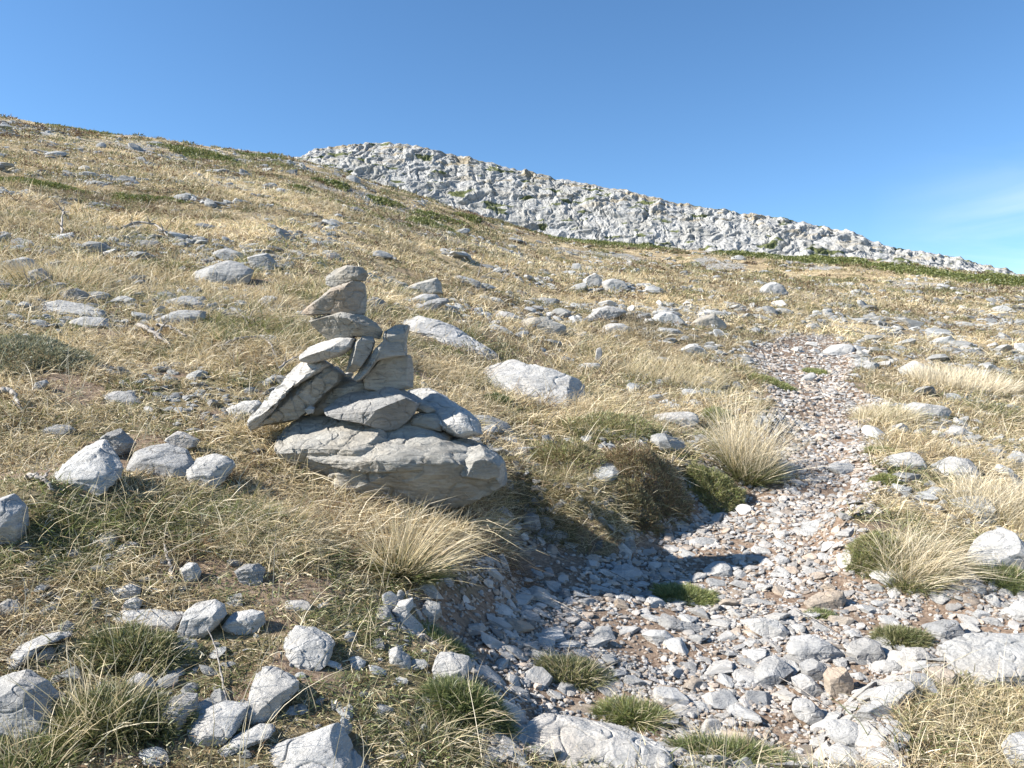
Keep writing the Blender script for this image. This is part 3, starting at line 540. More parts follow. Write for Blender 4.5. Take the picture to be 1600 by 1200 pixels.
 ('domed grey rock at the foot of the tall pale grass', 'R', .6, 0, .9, [(1210, 735), (1219, 718), (1236, 720), (1252, 727), (1243, 741), (1216, 741)]),
 ('pale stone at the far top end of the visible path', 'P', .9, 0, .8, [(1282, 548), (1310, 535), (1336, 540), (1331, 555), (1300, 558)]),
 ('white slab in straw grass right of the path top', 'P', 1.1, 0, .7, [(1402, 576), (1429, 563), (1466, 580), (1441, 588)]),
 ('small blue grey plate by a moss patch on the upper path', 'R', .8, 0, .8, [(1250, 592), (1268, 580), (1277, 588), (1260, 597)]),
 ('grey plate in the cairn shadow on the gravel, the longest one', 'R', 1.2, 0, .6, [(1068, 848), (1080, 840), (1104, 839), (1126, 848), (1110, 856), (1084, 856)]),
 ('wide flat stone at the lower rim of the cairn shadow', 'R', 1.2, 0, .7, [(946, 896), (956, 884), (985, 882), (1012, 898), (996, 908), (960, 906)]),
 ('whitish wide stone in the sun just below the shadow tip', 'P', 1.0, 0, .8, [(1098, 892), (1112, 878), (1134, 877), (1152, 892), (1138, 902), (1112, 902)]),
 ('long blade shaped grey slab in the reddish gravel', 'R', .9, .2, .7, [(1018, 968), (1040, 965), (1084, 975), (1118, 986), (1110, 994), (1070, 990), (1036, 981)]),
 ('stubby pale stone below the blade shaped grey slab', 'P', .5, 0, .9, [(999, 990), (1012, 984), (1040, 985), (1056, 997), (1048, 1008), (1020, 1008)]),
 ('brown streaked stone in sun left of the reddish soil', 'W', .6, 0, .8, [(822, 922), (834, 915), (852, 922), (872, 938), (866, 948), (840, 944)]),
 ('shaded block stone at the foot of the dark bank', 'R', .4, 0, .9, [(814, 812), (826, 800), (842, 806), (846, 822), (834, 832), (818, 828)]),
 ('upright pointed flake standing in the shaded hollow', 'R', .1, 0, .7, [(778, 866), (784, 862), (794, 880), (800, 900), (792, 904), (784, 888)]),
 ('larger stone pair at the right edge below the verge rocks', 'P', .8, 0, .8, [(1575, 955), (1590, 940), (1620, 938), (1640, 950), (1630, 968), (1590, 970)]),
 ('bottom right corner rock under the dry grass mat', 'P', 1.0, 0, .7, [(1570, 1170), (1585, 1150), (1620, 1146), (1650, 1180), (1640, 1220), (1590, 1220)]),
 ('upper shelf of shaded stones at the foot of the bank', 'R', .9, 0, .7, [(836, 830), (860, 826), (886, 830), (890, 842), (862, 846), (840, 842)]),
]
MATS = {'P': M_PALE, 'R': M_ROCK, 'W': M_PALE, 'C': M_CAIRN, 'T': M_WARM}
for i, (lab, mk, lean, side, T, pts) in enumerate(ROCKS):
    P = np.array(pts, float); w, h = np.ptp(P[:, 0]), np.ptp(P[:, 1])
    vb = P[:, 1].max(); ub = P[P[:, 1] > vb - h * .35][:, 0].mean()
    g = at(ub, min(vb - h * .10, 1230)); side = side * .6 + .12; d = g[1] + T * min(w, h) / 2 / FPX * g[1] * .08 + lean * h / 2 / FPX * g[1] * .85
    perched = 'perched' in lab or 'lying on' in lab or 'standing on' in lab
    if perched: d = g[1]
    area = w * h; sub = 6 if area > 14000 else 5 if area > 1500 else 4
    strat = .5 if ('layered' in lab or 'slab' in lab or 'rough' in lab) else 0.
    V, F, c = rock_body(pts, d, T=max(T, .5) * 1.1, lean=lean, side=side, seed=100 + i, sub=sub, emb=0 if perched else .16, ncut=6, strata=strat, rough=.8, cuts=[(-.25, -.35 if lean > .7 else -.2, .9, .62 if lean > .7 else .75), (.1, -1, .15, .7)])
    nm = 'boulder' if w > 95 else 'rock' if w > 42 else 'stone'
    place_rock(nm, V, F, MATS[mk], lab, {'boulder': 'boulder', 'rock': 'rock', 'stone': 'stone'}[nm], foot=not perched, kill=.85)
print('rocks', time.time() - T0)

# ------------------------------------------------------------------ small stones: library, individuals, the uncountable rest
LIB = [mesh('stone', (lambda q: q[0] * .05)(pr_), pr_[1], False) for pr_ in (poly_rock(500 + i, 4, 13, .5, .035) for i in range(28))]
for me in LIB: me.polygons.foreach_set('use_smooth', np.full(len(me.polygons), True))
def tnormal(x, y, e=.06):
    z = height(x, y); nx = -(height(x + e, y) - z) / e; ny = -(height(x, y + e) - z) / e
    return norm(np.stack([nx, ny, np.ones_like(nx)], -1))
def frames(nr, yaw, tilt_amt, r):
    nn = norm(nr + r.normal(size=nr.shape) * tilt_amt); h = np.stack([np.cos(yaw), np.sin(yaw), np.zeros_like(yaw)], 1)
    ax = norm(h - nn * (h * nn).sum(1)[:, None]); ay = np.cross(nn, ax); return ax, ay, nn
def stone_stuff(name, x, y, size, flat, mt, label, seed, sub=1, nvar=30, sink=.2, tilt=.22, tint=None):
    r = np.random.default_rng(seed); n = len(x); z = height(x, y); nr = tnormal(x, y)
    ax, ay, az = frames(nr, r.uniform(0, 6.28, n), tilt, r); asp = r.uniform(.55, .95, n); hz = size * flat * r.uniform(.6, 1.4, n)
    var = r.integers(0, nvar, n); Vs, Fs, Cs = [], [], []; off = 0
    if tint is None:
        k = np.clip(r.normal(.90, .17, n), .5, 1.2); tn = np.stack([k, k, k], 1); wm = r.random(n) < .32; tn[wm] *= np.array([1.03, .90, .78]); bl = r.random(n) < .2; tn[bl] *= np.array([.84, .86, .88])
    else: tn = tint
    for k in range(nvar):
        m = np.where(var == k)[0]
        if not len(m): continue
        V, F = poly_rock(900 + seed * 50 + k, sub, 9, .5, .0)
        P = V[None, :, 0:1] * (ax * size[:, None])[m][:, None, :] + V[None, :, 1:2] * (ay * (size * asp)[:, None])[m][:, None, :] + V[None, :, 2:3] * (az * hz[:, None])[m][:, None, :]
        base = np.stack([x[m], y[m], z[m] + hz[m] * (1 - 2 * sink)], 1); P = P + base[:, None, :]
        Vs.append(P.reshape(-1, 3)); Fs.append((F[None] + (np.arange(len(m)) * len(V))[:, None, None]).reshape(-1, 3) + off); Cs.append(np.repeat(tn[m], len(V), 0)); off += len(m) * len(V)
    o = link(name, mesh(name, np.concatenate(Vs), np.concatenate(Fs), False, np.concatenate(Cs)), mt); return tag(o, label, kind='stuff', cat='gravel')
def place_lib(x, y, s, flat, mt, label, cat, group, name='stone', yaw=None, sink=.36, tilt=.11):
    n = len(x); x, y = np.array(x, float), np.array(y, float); z = height(x, y); nr = tnormal(x, y)
    ax, ay, az = frames(nr, rng.uniform(0, 6.28, n), tilt, rng); asp = rng.uniform(.55, .95, n)
    from mathutils import Matrix
    for i in range(n):
        me = LIB[int(rng.integers(len(LIB)))]
        key = me.name + mt[i].name
        m2 = bpy.data.meshes.get(key)
        if m2 is None: m2 = me.copy(); m2.name = key; m2.materials.clear(); m2.materials.append(mt[i])
        o = bpy.data.objects.new(name, m2); C.objects.link(o)
        sx, sy, sz = s[i], s[i] * asp[i], s[i] * flat[i]
        M = Matrix((ax[i] * sx * 20, ay[i] * sy * 20, az[i] * sz * 20)).transposed().to_4x4(); M.translation = Vector((x[i], y[i], z[i] + sz * (1 - 2 * sink)))
        o.matrix_world = M
        lb = label[i] if isinstance(label, list) else label
        tag(o, lb, cat, group[i] if isinstance(group, list) else group)
pxmin, pymin = PATH.min(0); pxmax, pymax = PATH.max(0)
BK = hit0(765, 845, .2); BK2 = hit0(690, 905, .2)
def path_pts(n, shrink=0., r=rng, pw=1.6):
    X, Y = [], []
    k = 0
    while k < n:
        d = np.exp(r.uniform(math.log(1.7), math.log(15.5), n)) if pw else r.uniform(1.8, 15.5, n); a = r.uniform(-.3, .85, n)
        x, y = a * d, d; sd = sdv(x, y) + n2(x / .3, y / .3, 91) * .10
        m = (sd < shrink) & (r.random(n) > .95 * np.exp(-((((x - BK[0]) / .60) ** 2 + ((y - BK[1]) / .52) ** 2) ** 1.5)) - .8 * np.exp(-((((x - BK2[0]) / .28) ** 2 + ((y - BK2[1]) / .3) ** 2) ** 1.5))); x, y = x[m], y[m]; m = off_foot(x, y, .8); X.append(x[m]); Y.append(y[m]); k += m.sum()
    return np.concatenate(X)[:n], np.concatenate(Y)[:n]
soil_patch = lambda x, y: sm(.10, .35, fbm2(x / .45, y / .5, 3, 133) + .55 * np.exp(-(((x - .45) / .55) ** 2 + ((y - 3.0) / .6) ** 2)))
# mid sized path stones kept apart from one another
r2 = np.random.default_rng(77); x, y = path_pts(7500, .06, r2); s = np.clip(r2.lognormal(math.log(.028), .42, len(x)), .016, .062) * (1 + .10 * (y < 3.6))
near_b = np.exp(-((y - 2.7) / .8) ** 2) * (x > .8); s *= 1 + near_b * .15
order = np.argsort(-s); kx, ky, ks = [], [], []; cell = {}
for i in order:
    c = (int(x[i] / .15), int(y[i] / .15)); ok = True
    for a in (-1, 0, 1):
        for b in (-1, 0, 1):
            for (qx, qy, qs) in cell.get((c[0] + a, c[1] + b), ()):
                if (qx - x[i]) ** 2 + (qy - y[i]) ** 2 < ((qs + s[i]) * .68) ** 2: ok = False; break
    if ok: cell.setdefault(c, []).append((x[i], y[i], s[i])); kx.append(x[i]); ky.append(y[i]); ks.append(s[i])
kx, ky, ks = map(np.array, (kx, ky, ks)); keep = r2.random(len(kx)) > .6 * soil_patch(kx, ky); kx, ky, ks = kx[keep], ky[keep], ks[keep]
app = ks / ky; vis = np.abs(kx / ky) < .64; app = np.where(vis & (ky > 2.15), app, 0); top = np.argsort(-app)[:240]; rest = np.ones(len(kx), bool); rest[top] = False
labs, grs, mts = [], [], []
for i in top:
    q = rng.random(); mk = M_PALE if q < .74 else M_ROCK if q < .88 else M_WARM; mts.append(mk)
    tone = {M_PALE: 'pale', M_ROCK: 'blue grey', M_WARM: 'tan'}[mk]
    zone = 'in the lowest foreground of the path' if ky[i] < 2.9 else 'where the path widens below the cairn' if ky[i] < 4.2 else 'on the narrow upper path'
    labs.append(f'loose {tone} limestone stone {zone}'); grs.append(f'loose {tone} stones {zone}')
place_lib(kx[top], ky[top], ks[top], rng.uniform(.15, .38, 240), mts, labs, 'stone', grs)
stone_stuff('gravel', kx[rest], ky[rest], ks[rest], .25, M_GRAV, 'broken pale limestone gravel covering the footpath', 3, sub=2, sink=.34, tilt=.15)
x, y = path_pts(30000, .05, r2); keep = r2.random(len(x)) > .62 * soil_patch(x, y); x, y = x[keep], y[keep]
s = np.clip(r2.lognormal(math.log(.012), .35, len(x)), .005, .026) * np.clip(y / 5, .75, 1.5)
stone_stuff('fine_gravel', x, y, s, .42, M_GRAV, 'fine limestone chips between the larger path stones', 4, sub=1, nvar=24)

# rocks in clusters over the slope
CLUST = [ # u, v, ru, rv, count, px size lo, hi, text
 (690, 480, 105, 15, 46, 8, 24, 'the rubble bank right behind the cairn'),
 (1010, 492, 150, 20, 60, 8, 30, 'the long rock band beyond the grassy bank'),
 (935, 440, 70, 14, 14, 6, 16, 'the small outcrop above the long rock band'),
 (1330, 466, 110, 7, 18, 5, 12, 'the thin grey rubble strip high on the right slope'),
 (1350, 492, 230, 13, 46, 5, 16, 'the stony belt crossing the right slope'),
 (1440, 555, 170, 26, 44, 8, 30, 'the straw grass right of the path top'),
 (1500, 690, 120, 50, 44, 14, 44, 'the rocky right verge of the path'),
 (1270, 555, 70, 22, 22, 7, 22, 'the rough step at the top of the path'),
 (220, 378, 130, 20, 40, 6, 24, 'the upper left slope'),
 (390, 408, 80, 18, 26, 7, 22, 'the rock group above and left of the cairn'),
 (70, 440, 90, 40, 16, 6, 18, 'the far left slope'),
 (280, 480, 80, 24, 18, 6, 22, 'the grass above the dead branches'),
 (330, 640, 110, 22, 14, 8, 24, 'the grass left of the leaning cairn slab'),
 (120, 930, 160, 26, 18, 8, 22, 'the bare soil of the left foreground'),
 (200, 880, 200, 36, 8, 10, 20, 'the litter below the left boulder group'),
 (640, 980, 70, 60, 16, 9, 24, 'the grass edge of the lower gravel'),
 (300, 1080, 260, 90, 12, 10, 24, 'the left foreground grass'),
 (850, 500, 120, 16, 26, 8, 26, 'the ledges between the cairn slab and the rock band'),
 (1150, 500, 120, 16, 26, 7, 22, 'the rock band above the path top'),
 (22, 204, 34, 8, 12, 6, 16, 'the outcrop on the far left skyline'),
 (430, 252, 34, 6, 8, 5, 11, 'the skyline notch before the ridge'),
 (1520, 940, 90, 26, 20, 10, 26, 'the right edge of the gravel'),
]
CAND = []
for (cu, cv, ru, rv, cnt, lo, hi, txt) in CLUST:
    xs, ys, ss, fl = [], [], [], []; tries = 0
    while len(xs) < cnt and tries < cnt * 6:
        tries += 1
        a_, b_ = rng.normal(0, .5, 2); g = at(cu + a_ * ru, cv + b_ * rv)
        s_ = lo * (hi / lo) ** (rng.random() ** 1.6) / 2 / FPX * g[1]
        if any((g[0] - p) ** 2 + (g[1] - q) ** 2 < (s_ + t) ** 2 * .55 for p, q, t in zip(xs, ys, ss)) or not off_foot(np.array([g[0]]), np.array([g[1]]), .7)[0]: continue
        xs.append(g[0]); ys.append(g[1]); ss.append(s_); fl.append(rng.uniform(.22, .55))
    mt = [M_ROCK if rng.random() < (.75 if cu < 600 else .35) else M_PALE for _ in xs]
    mx = sorted(ss)[-max(1, len(ss) // 5)]
    for p, q, s_, f_, m in zip(xs, ys, ss, fl, mt): CAND.append((s_ / q, p, q, s_, f_, m, ('larger ' if s_ >= mx else 'smaller ') + ('pale' if m is M_PALE else 'grey') + ' rock in ' + txt))
    for p, q, s_ in zip(xs, ys, ss):
        if s_ > .05: FOOT.append((np.array([p, q]), np.eye(2) / (s_ * .8) ** 2, 1.0, s_ * 1.2))
CAND.sort(key=lambda c: -c[0]); A_ = CAND[:232]; B_ = CAND[232:]
place_lib([c[1] for c in A_], [c[2] for c in A_], [c[3] for c in A_], [c[4] for c in A_], [c[5] for c in A_], [c[6] for c in A_], 'rock', [c[6] for c in A_], name='rock', sink=.28, tilt=.25)
BX, BY, BS = (np.array([c[k] for c in B_]) for k in (1, 2, 3)); print('cluster rocks', len(CAND), time.time() - T0)
# uncountable rubble on the slope
def slope_pts(n, d0, d1, pw, r):
    t = r.random(n); d = (d0 ** pw + t * (d1 ** pw - d0 ** pw)) ** (1 / pw) if pw else np.exp(math.log(d0) + t * math.log(d1 / d0)); a = r.uniform(-.86, .86, n)
    return a * d, d
x, y = slope_pts(75000, 2, 100, .01, r2)
mk = fbm2(x / 2.4, y / 2.2, 4, 61); sdp = sdv(x, y); band = np.zeros(len(x))
for (cu, cv, ru, rv, cnt, lo, hi, txt) in CLUST:
    g = at(cu, cv); band = np.maximum(band, np.exp(-(((x - g[0]) / (ru / FPX * g[1] * .8)) ** 2 + ((y - g[1]) / max(rv * g[1] ** 2 / 1992 * .8, .3)) ** 2)))
fgl = sm(5.5, 3.8, y) * sm(.5, .0, x); pr = (sm(.05, .5, mk) * .6 + band * .75) * (1 - .9 * fgl) + sm(8, 30, y) * sm(.15, .5, mk) * .7 + .35 * sm(3, 8, x - .2 * y + 2) * sm(9, 12, y) * sm(26, 16, y) * sm(-.2, .3, mk); m = (r2.random(len(x)) < pr) & (sdp > 0) & off_foot(x, y); x, y = x[m], y[m]
s = np.clip(r2.lognormal(math.log(.034), .6, len(x)), .008, .18) * np.clip((y / 7) ** .62, .6, 3.6)
s = np.where(y < 5, np.minimum(s, .035), s); x, y, s = np.concatenate([x, BX]), np.concatenate([y, BY]), np.concatenate([s, BS])
k = np.clip(r2.normal(.86, .18, len(x)), .45, 1.2); tn = np.stack([k, k, k * 1.0], 1)
stone_stuff('slope_rubble', x, y, s, .32, M_SCREE, 'scattered grey limestone rubble lying all over the grassy slope', 7, sub=1, nvar=30, sink=.3, tilt=.25, tint=tn); print('rubble', len(x))

# ------------------------------------------------------------------ grass
def blades(B, Dr, L, W, bend, col, nseg=2, r=rng, droop=None, tipc=None):
    n = len(B); side = norm(np.cross(Dr, norm(r.normal(size=(n, 3)) + 1e-6))); hz = Dr.copy(); hz[:, 2] = 0; hz = norm(hz + r.normal(size=(n, 3)) * .45 * np.array([1, 1, 0]))
    bv = hz * .8 + np.array([0, 0, -.75]) if droop is None else droop
    Vs, Cs = [], []
    for i in range(nseg + 1):
        t = i / nseg; c = B + Dr * (L * t)[:, None] + bv * (L * bend * t * t)[:, None]
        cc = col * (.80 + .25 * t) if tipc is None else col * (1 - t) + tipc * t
        if i < nseg: w = (W * (1 - .75 * t) * .5)[:, None]; Vs += [c - side * w, c + side * w]; Cs += [cc, cc]
        else: Vs.append(c); Cs.append(cc)
    k = 2 * nseg + 1; V = np.stack(Vs, 1).reshape(-1, 3); Cc = np.stack(Cs, 1).reshape(-1, 3); f = []
    for i in range(nseg - 1): a = 2 * i; f += [(a, a + 1, a + 3), (a, a + 3, a + 2)]
    a = 2 * (nseg - 1); f.append((a, a + 1, a + 2)); f = np.array(f)
    F = (f[None] + (np.arange(n) * k)[:, None, None]).reshape(-1, 3); return V, F, Cc
def joinm(parts):
    off = 0; V, F, Cc = [], [], []
    for v, f, c in parts: V.append(v); F.append(f + off); Cc.append(c); off += len(v)
    return np.concatenate(V), np.concatenate(F), np.concatenate(Cc)
STRAW = np.array([(.66, .56, .38), (.58, .475, .29), (.74, .65, .48), (.49, .38, .22), (.55, .47, .28)])
OLIVE = np.array([(.22, .21, .095), (.30, .275, .13), (.17, .17, .08), (.36, .32, .16)])
GREEN = np.array([(.13, .165, .055), (.17, .20, .07), (.22, .235, .09), (.15, .17, .075)])
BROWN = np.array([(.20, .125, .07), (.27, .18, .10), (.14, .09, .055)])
def pick(pal, n, r): c = pal[r.integers(0, len(pal), n)]; return c * np.clip(r.normal(1, .14, n), .6, 1.4)[:, None]
def vegcol(x, y, n_, r):
    g = fbm2(x / .8, y / .7, 3, 201) + .30 * sm(3.6, 2.3, y) - .35 * sm(7, 16, y) + .15 * sm(-.2, -1.2, x) ; b = fbm2(x / .5, y / .5, 3, 205)
    u = r.random(n_); c = pick(STRAW, n_, r); o = u < np.clip(.15 + g * .75, .02, .75); c[o] = pick(OLIVE, o.sum(), r)
    gg = r.random(n_) < np.clip((g - .15) * 1.2, .0, .6); c[gg] = pick(GREEN, gg.sum(), r); bb = r.random(n_) < np.clip(.06 + b * .4, 0, .3); c[bb] = pick(BROWN, bb.sum(), r); return c
def field(nt, nb, d0, d1, pw, Lr, Wr, seed, spread, dens=1., clear=True, up=.9, pal=None):
    r = np.random.default_rng(seed); x, y = slope_pts(nt, d0, d1, pw, r)
    sd = np.full(len(x), 9.); q = y < 40; sd[q] = sdv(x[q], y[q])
    bare = sm(.30, .55, fbm2(x / .55, y / .45, 3, 33)) * sm(20, 8, y) * .9
    rk = sm(.15, .55, fbm2(x / 2.4, y / 2.2, 4, 61)) * .35
    m = (sd + n2(x / .3, y / .3, 91) * .1 > .05) & (r.random(len(x)) < (1 - bare) * (1 - rk)) & off_foot(x, y, .8); x, y = x[m], y[m]; n = len(x)
    tall = np.clip(1 + fbm2(x / 1.3, y / 1.3, 3, 207) * .9, .45, 1.9) * np.where(y < 3.3, .75, 1.) ; tl = r.lognormal(0, .28, n) * tall
    X = np.repeat(x, nb) + r.normal(0, 1, n * nb) * np.repeat(spread * np.clip(tl, .5, 1.5), nb); Y = np.repeat(y, nb) + r.normal(0, 1, n * nb) * np.repeat(spread * np.clip(tl, .5, 1.5), nb)
    m = off_foot(X, Y, .75) if clear else np.ones(len(X), bool); 
    lg = fbm2(x / 7., y / 5., 4, 231) * sm(6, 14, y); lgc = np.clip(1 + lg * .55, .55, 1.45)
    c = pick(pal, n * nb, r) if pal is not None else vegcol(np.repeat(x, nb), np.repeat(y, nb), n * nb, r) * np.repeat(lgc, nb)[:, None] * np.array([1, .985, .96]) * np.repeat(np.clip(r.normal(1, .13, n), .6, 1.35), nb)[:, None]
    L = r.uniform(*Lr, n * nb) * np.repeat(tl, nb); W = r.uniform(*Wr, n * nb) * np.repeat(np.clip(y / d0, 1, 4) ** .8, nb)
    lean0 = np.stack([r.normal(0, .25, n) + .12, r.normal(0, .25, n), np.zeros(n)], 1); Dr = norm(np.repeat(lean0, nb, 0) + r.normal(size=(n * nb, 3)) * np.array([.55, .55, .2]) + np.array([0, 0, up]))
    X, Y, c, L, W, Dr = X[m], Y[m], c[m], L[m], W[m], Dr[m]; Z = height(X, Y) - .004
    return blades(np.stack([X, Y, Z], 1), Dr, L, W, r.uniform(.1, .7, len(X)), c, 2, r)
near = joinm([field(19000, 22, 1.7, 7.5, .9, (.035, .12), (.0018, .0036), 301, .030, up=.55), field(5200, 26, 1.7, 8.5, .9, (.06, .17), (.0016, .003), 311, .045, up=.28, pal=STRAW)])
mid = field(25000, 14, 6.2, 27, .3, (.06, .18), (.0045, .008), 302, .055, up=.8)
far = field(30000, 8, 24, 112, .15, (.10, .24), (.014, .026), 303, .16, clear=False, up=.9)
r = np.random.default_rng(350); x, y = slope_pts(1500, 1.9, 11, .9, r); m = (sdv(x, y) > .05) & off_foot(x, y); x, y = x[m], y[m]; x = np.repeat(x, 3) + r.normal(0, .03, len(x) * 3); y = np.repeat(y, 3) + r.normal(0, .03, len(y) * 3); n_ = len(x)
stk = blades(np.stack([x, y, height(x, y) - .004], 1), norm(np.stack([r.normal(.18, .28, n_), r.normal(0, .28, n_), np.ones(n_)], 1)), r.uniform(.12, .34, n_), r.uniform(.0018, .003, n_) * np.clip(y / 3.5, 1, 2.5), r.uniform(.1, .6, n_), pick(STRAW[[0, 2, 4]], n_, r), 4, r)
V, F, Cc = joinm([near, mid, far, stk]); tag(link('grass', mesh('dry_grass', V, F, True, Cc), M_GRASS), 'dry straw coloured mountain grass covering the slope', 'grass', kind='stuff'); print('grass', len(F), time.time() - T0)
r = np.random.default_rng(360); x, y = slope_pts(9000, 7, 110, .25, r); m = (sdv(x, y) > .2) & (r.random(len(x)) < sm(-.25, .35, fbm2(x / 6., y / 4., 4, 241))) & off_foot(x, y); x, y = x[m], y[m]; n_ = len(x); nb = 46
rx = r.lognormal(math.log(.16), .4, n_) * np.clip(y / 12, 1, 3.2) ** .75; dv = norm(r.normal(size=(n_ * nb, 3))); dv[:, 2] = abs(dv[:, 2]); rr = np.repeat(rx, nb)
X = np.repeat(x, nb) + dv[:, 0] * rr * 1.3; Y = np.repeat(y, nb) + dv[:, 1] * rr; Z = height(X, Y) + dv[:, 2] * rr * .55 * r.random(n_ * nb) ** .4
pal = np.concatenate([OLIVE * .8, BROWN * .8, OLIVE[:2], STRAW[3:4] * .7]); base = pal[r.integers(0, len(pal), n_)]; c = np.repeat(base, nb, 0) * np.clip(r.normal(1, .22, n_ * nb), .5, 1.6)[:, None]
px = np.clip(np.repeat(y, nb) / FPX * 2.6, .012, .3); V, F, Cc = blades(np.stack([X, Y, Z], 1), norm(dv + r.normal(size=dv.shape) * .5 + np.array([0, 0, .4])), px * r.uniform(.8, 2.2, n_ * nb), px * r.uniform(.35, .8, n_ * nb), r.uniform(0, .5, n_ * nb), c, 2, r)
tag(link('scrub', mesh('low_scrub', V, F, True, Cc), M_GRASS), 'low brown and olive scrub cushions dotted over the whole slope', 'scrub', kind='stuff')
# creeping mat of tiny leaves and dead litter close to the camera
r = np.random.default_rng(404); x, y = slope_pts(260000, 1.7, 7.5, .9, r); sd = sdv(x, y)
dn = .35 + fbm2(x / .35, y / .3, 3, 211) * .9; m = (sd > .02) & (r.random(len(x)) < dn) & off_foot(x, y, .85); x, y, dn = x[m], y[m], dn[m]; n = len(x)
g = fbm2(x / .5, y / .45, 3, 213) + .22 * sm(3.6, 2.3, y); c = pick(OLIVE, n, r); q = r.random(n) < np.clip(.2 + g, 0, .8); c[q] = pick(GREEN, q.sum(), r); q = r.random(n) < np.clip(.42 - g * .8, .1, .8); c[q] = pick(np.concatenate([BROWN, STRAW[:4]]), q.sum(), r)
lift = r.random(n) ** 2 * .035 * np.clip(dn, .2, 1)
Dr = norm(r.normal(size=(n, 3)) + np.array([0, 0, .5])); V, F, Cc = blades(np.stack([x, y, height(x, y) + lift - .003], 1), Dr, r.uniform(.008, .024, n), r.uniform(.003, .006, n), r.uniform(0, .5, n), c * 1.3, 2, r)
tag(link('ground_cover', mesh('ground_cover', V, F, True, Cc), M_GRASS), 'low creeping thyme and dead leaf litter between the stones', 'ground cover', kind='stuff'); print('cover', len(F), time.time() - T0)

def tuft(name, u, v, label, n, L, rad, W=.003, pal=STRAW, lean=(0, 0), spread=.5, up=1., bend=.35, cat='grass tuft', base=None, nb=0, group=None, seed=0, nseg=4, mess=0.):
    r = np.random.default_rng(seed + 600); g = at(u, v); rr = rad * np.sqrt(r.random(n)); th = r.uniform(0, 6.283, n); ox, oy = rr * np.cos(th), rr * np.sin(th)
    e = empty(name, g, label, cat, group)
    def put(pn, n_, ox, oy, L_, W_, pal_, sp, up_, bend_, ln, zc=0.):
        Dr = norm(np.stack([ox / rad * sp + ln[0] + r.normal(0, .16, n_), oy / rad * sp + ln[1] + r.normal(0, .16, n_), np.full(n_, up_) + r.normal(0, .1, n_)], 1) + r.normal(size=(n_, 3)) * (mess + .12))
        B = np.stack([ox, oy, height(g[0] + ox, g[1] + oy) - g[2] - .01 + zc], 1); LL = L_ * r.uniform(.45, 1.1, n_)
        V, F, Cc = blades(B, Dr, LL, W_ * r.uniform(.7, 1.3, n_), r.uniform(.3, 1.2, n_) * bend_, pick(pal_, n_, r), nseg, r)
        link(pn, mesh(pn, V, F, True, Cc), M_GRASS, e)
    put('dry_blades', n, ox, oy, L, W, pal, spread, up, bend, lean)
    if nb:
        rr = rad * 1.1 * np.sqrt(r.random(nb)); th = r.uniform(0, 6.283, nb); put('green_base', nb, rr * np.cos(th), rr * np.sin(th), L * .38, W, base, spread * 1.5, .8, .3, (lean[0] * .3, 0))
    return e
OG = np.concatenate([OLIVE, GREEN])
tuft('grass_tuft', 632, 888, 'spiky golden grass tuft fanning out right in front of the cairn boulder', 420, .36, .10, W=.0034, lean=(.30, -.1), spread=.85, up=.75, bend=.25, pal=STRAW[[1, 3, 4, 0]], base=OG, nb=2200, seed=1)
tuft('grass_tuft', 1163, 735, 'tall pale straw tuft on the left border of the path', 900, .66, .15, W=.0035, lean=(.12, 0), spread=.55, up=1.15, bend=.30, pal=STRAW[[0, 2, 2, 1]], base=OG, nb=2500, seed=2, mess=.24)
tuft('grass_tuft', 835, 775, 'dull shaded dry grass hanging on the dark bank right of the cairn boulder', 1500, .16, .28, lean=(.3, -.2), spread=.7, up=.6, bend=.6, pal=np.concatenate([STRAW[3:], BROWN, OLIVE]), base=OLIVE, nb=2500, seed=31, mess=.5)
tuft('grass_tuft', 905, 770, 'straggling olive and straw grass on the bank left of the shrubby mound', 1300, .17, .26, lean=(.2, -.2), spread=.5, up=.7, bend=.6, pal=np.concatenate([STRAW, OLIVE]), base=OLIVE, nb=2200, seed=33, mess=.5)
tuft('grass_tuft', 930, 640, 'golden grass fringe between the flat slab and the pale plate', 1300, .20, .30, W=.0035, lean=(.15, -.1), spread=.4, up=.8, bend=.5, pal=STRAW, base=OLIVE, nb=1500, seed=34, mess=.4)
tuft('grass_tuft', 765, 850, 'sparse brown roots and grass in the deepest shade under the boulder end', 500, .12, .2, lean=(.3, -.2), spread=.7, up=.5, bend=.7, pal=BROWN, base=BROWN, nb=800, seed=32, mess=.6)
tuft('grass_tuft', 1425, 888, 'broad straw tuft leaning right beside the gravel', 1200, .33, .15, W=.003, lean=(.45, 0), spread=.45, up=.9, bend=.5, pal=STRAW[[0, 2, 2, 1]], base=OG, nb=3000, seed=3, mess=.26)
tuft('grass_tuft', 1560, 800, 'tall loose straw grass at the right edge above the pale rock', 1300, .38, .28, W=.003, lean=(.25, 0), spread=.4, up=1., bend=.4, pal=STRAW[[0, 2, 2, 1]], base=OLIVE, nb=1500, seed=4, mess=0.15)
tuft('grass_tuft', 150, 1130, 'yellow stalks rising from green grass in the left foreground corner', 120, .27, .08, W=.003, lean=(.1, 0), spread=.6, up=1., bend=.35, pal=STRAW[[0, 1, 4]], base=OG, nb=1500, seed=5, mess=0.15)
tuft('grass_tuft', 40, 1185, 'green and yellow grass tuft in the bottom left corner', 160, .18, .10, W=.003, lean=(.1, 0), spread=.6, up=1., bend=.4, pal=STRAW[[0, 1, 4]], base=GREEN, nb=2200, seed=6, mess=0.2)
tuft('grass_tuft', 665, 1150, 'sprawling curled grass tuft at the bottom centre with a green heart', 330, .17, .13, W=.0028, lean=(0, -.15), spread=1.2, up=.45, bend=.7, pal=STRAW, base=OG, nb=2400, seed=7, mess=0.45)
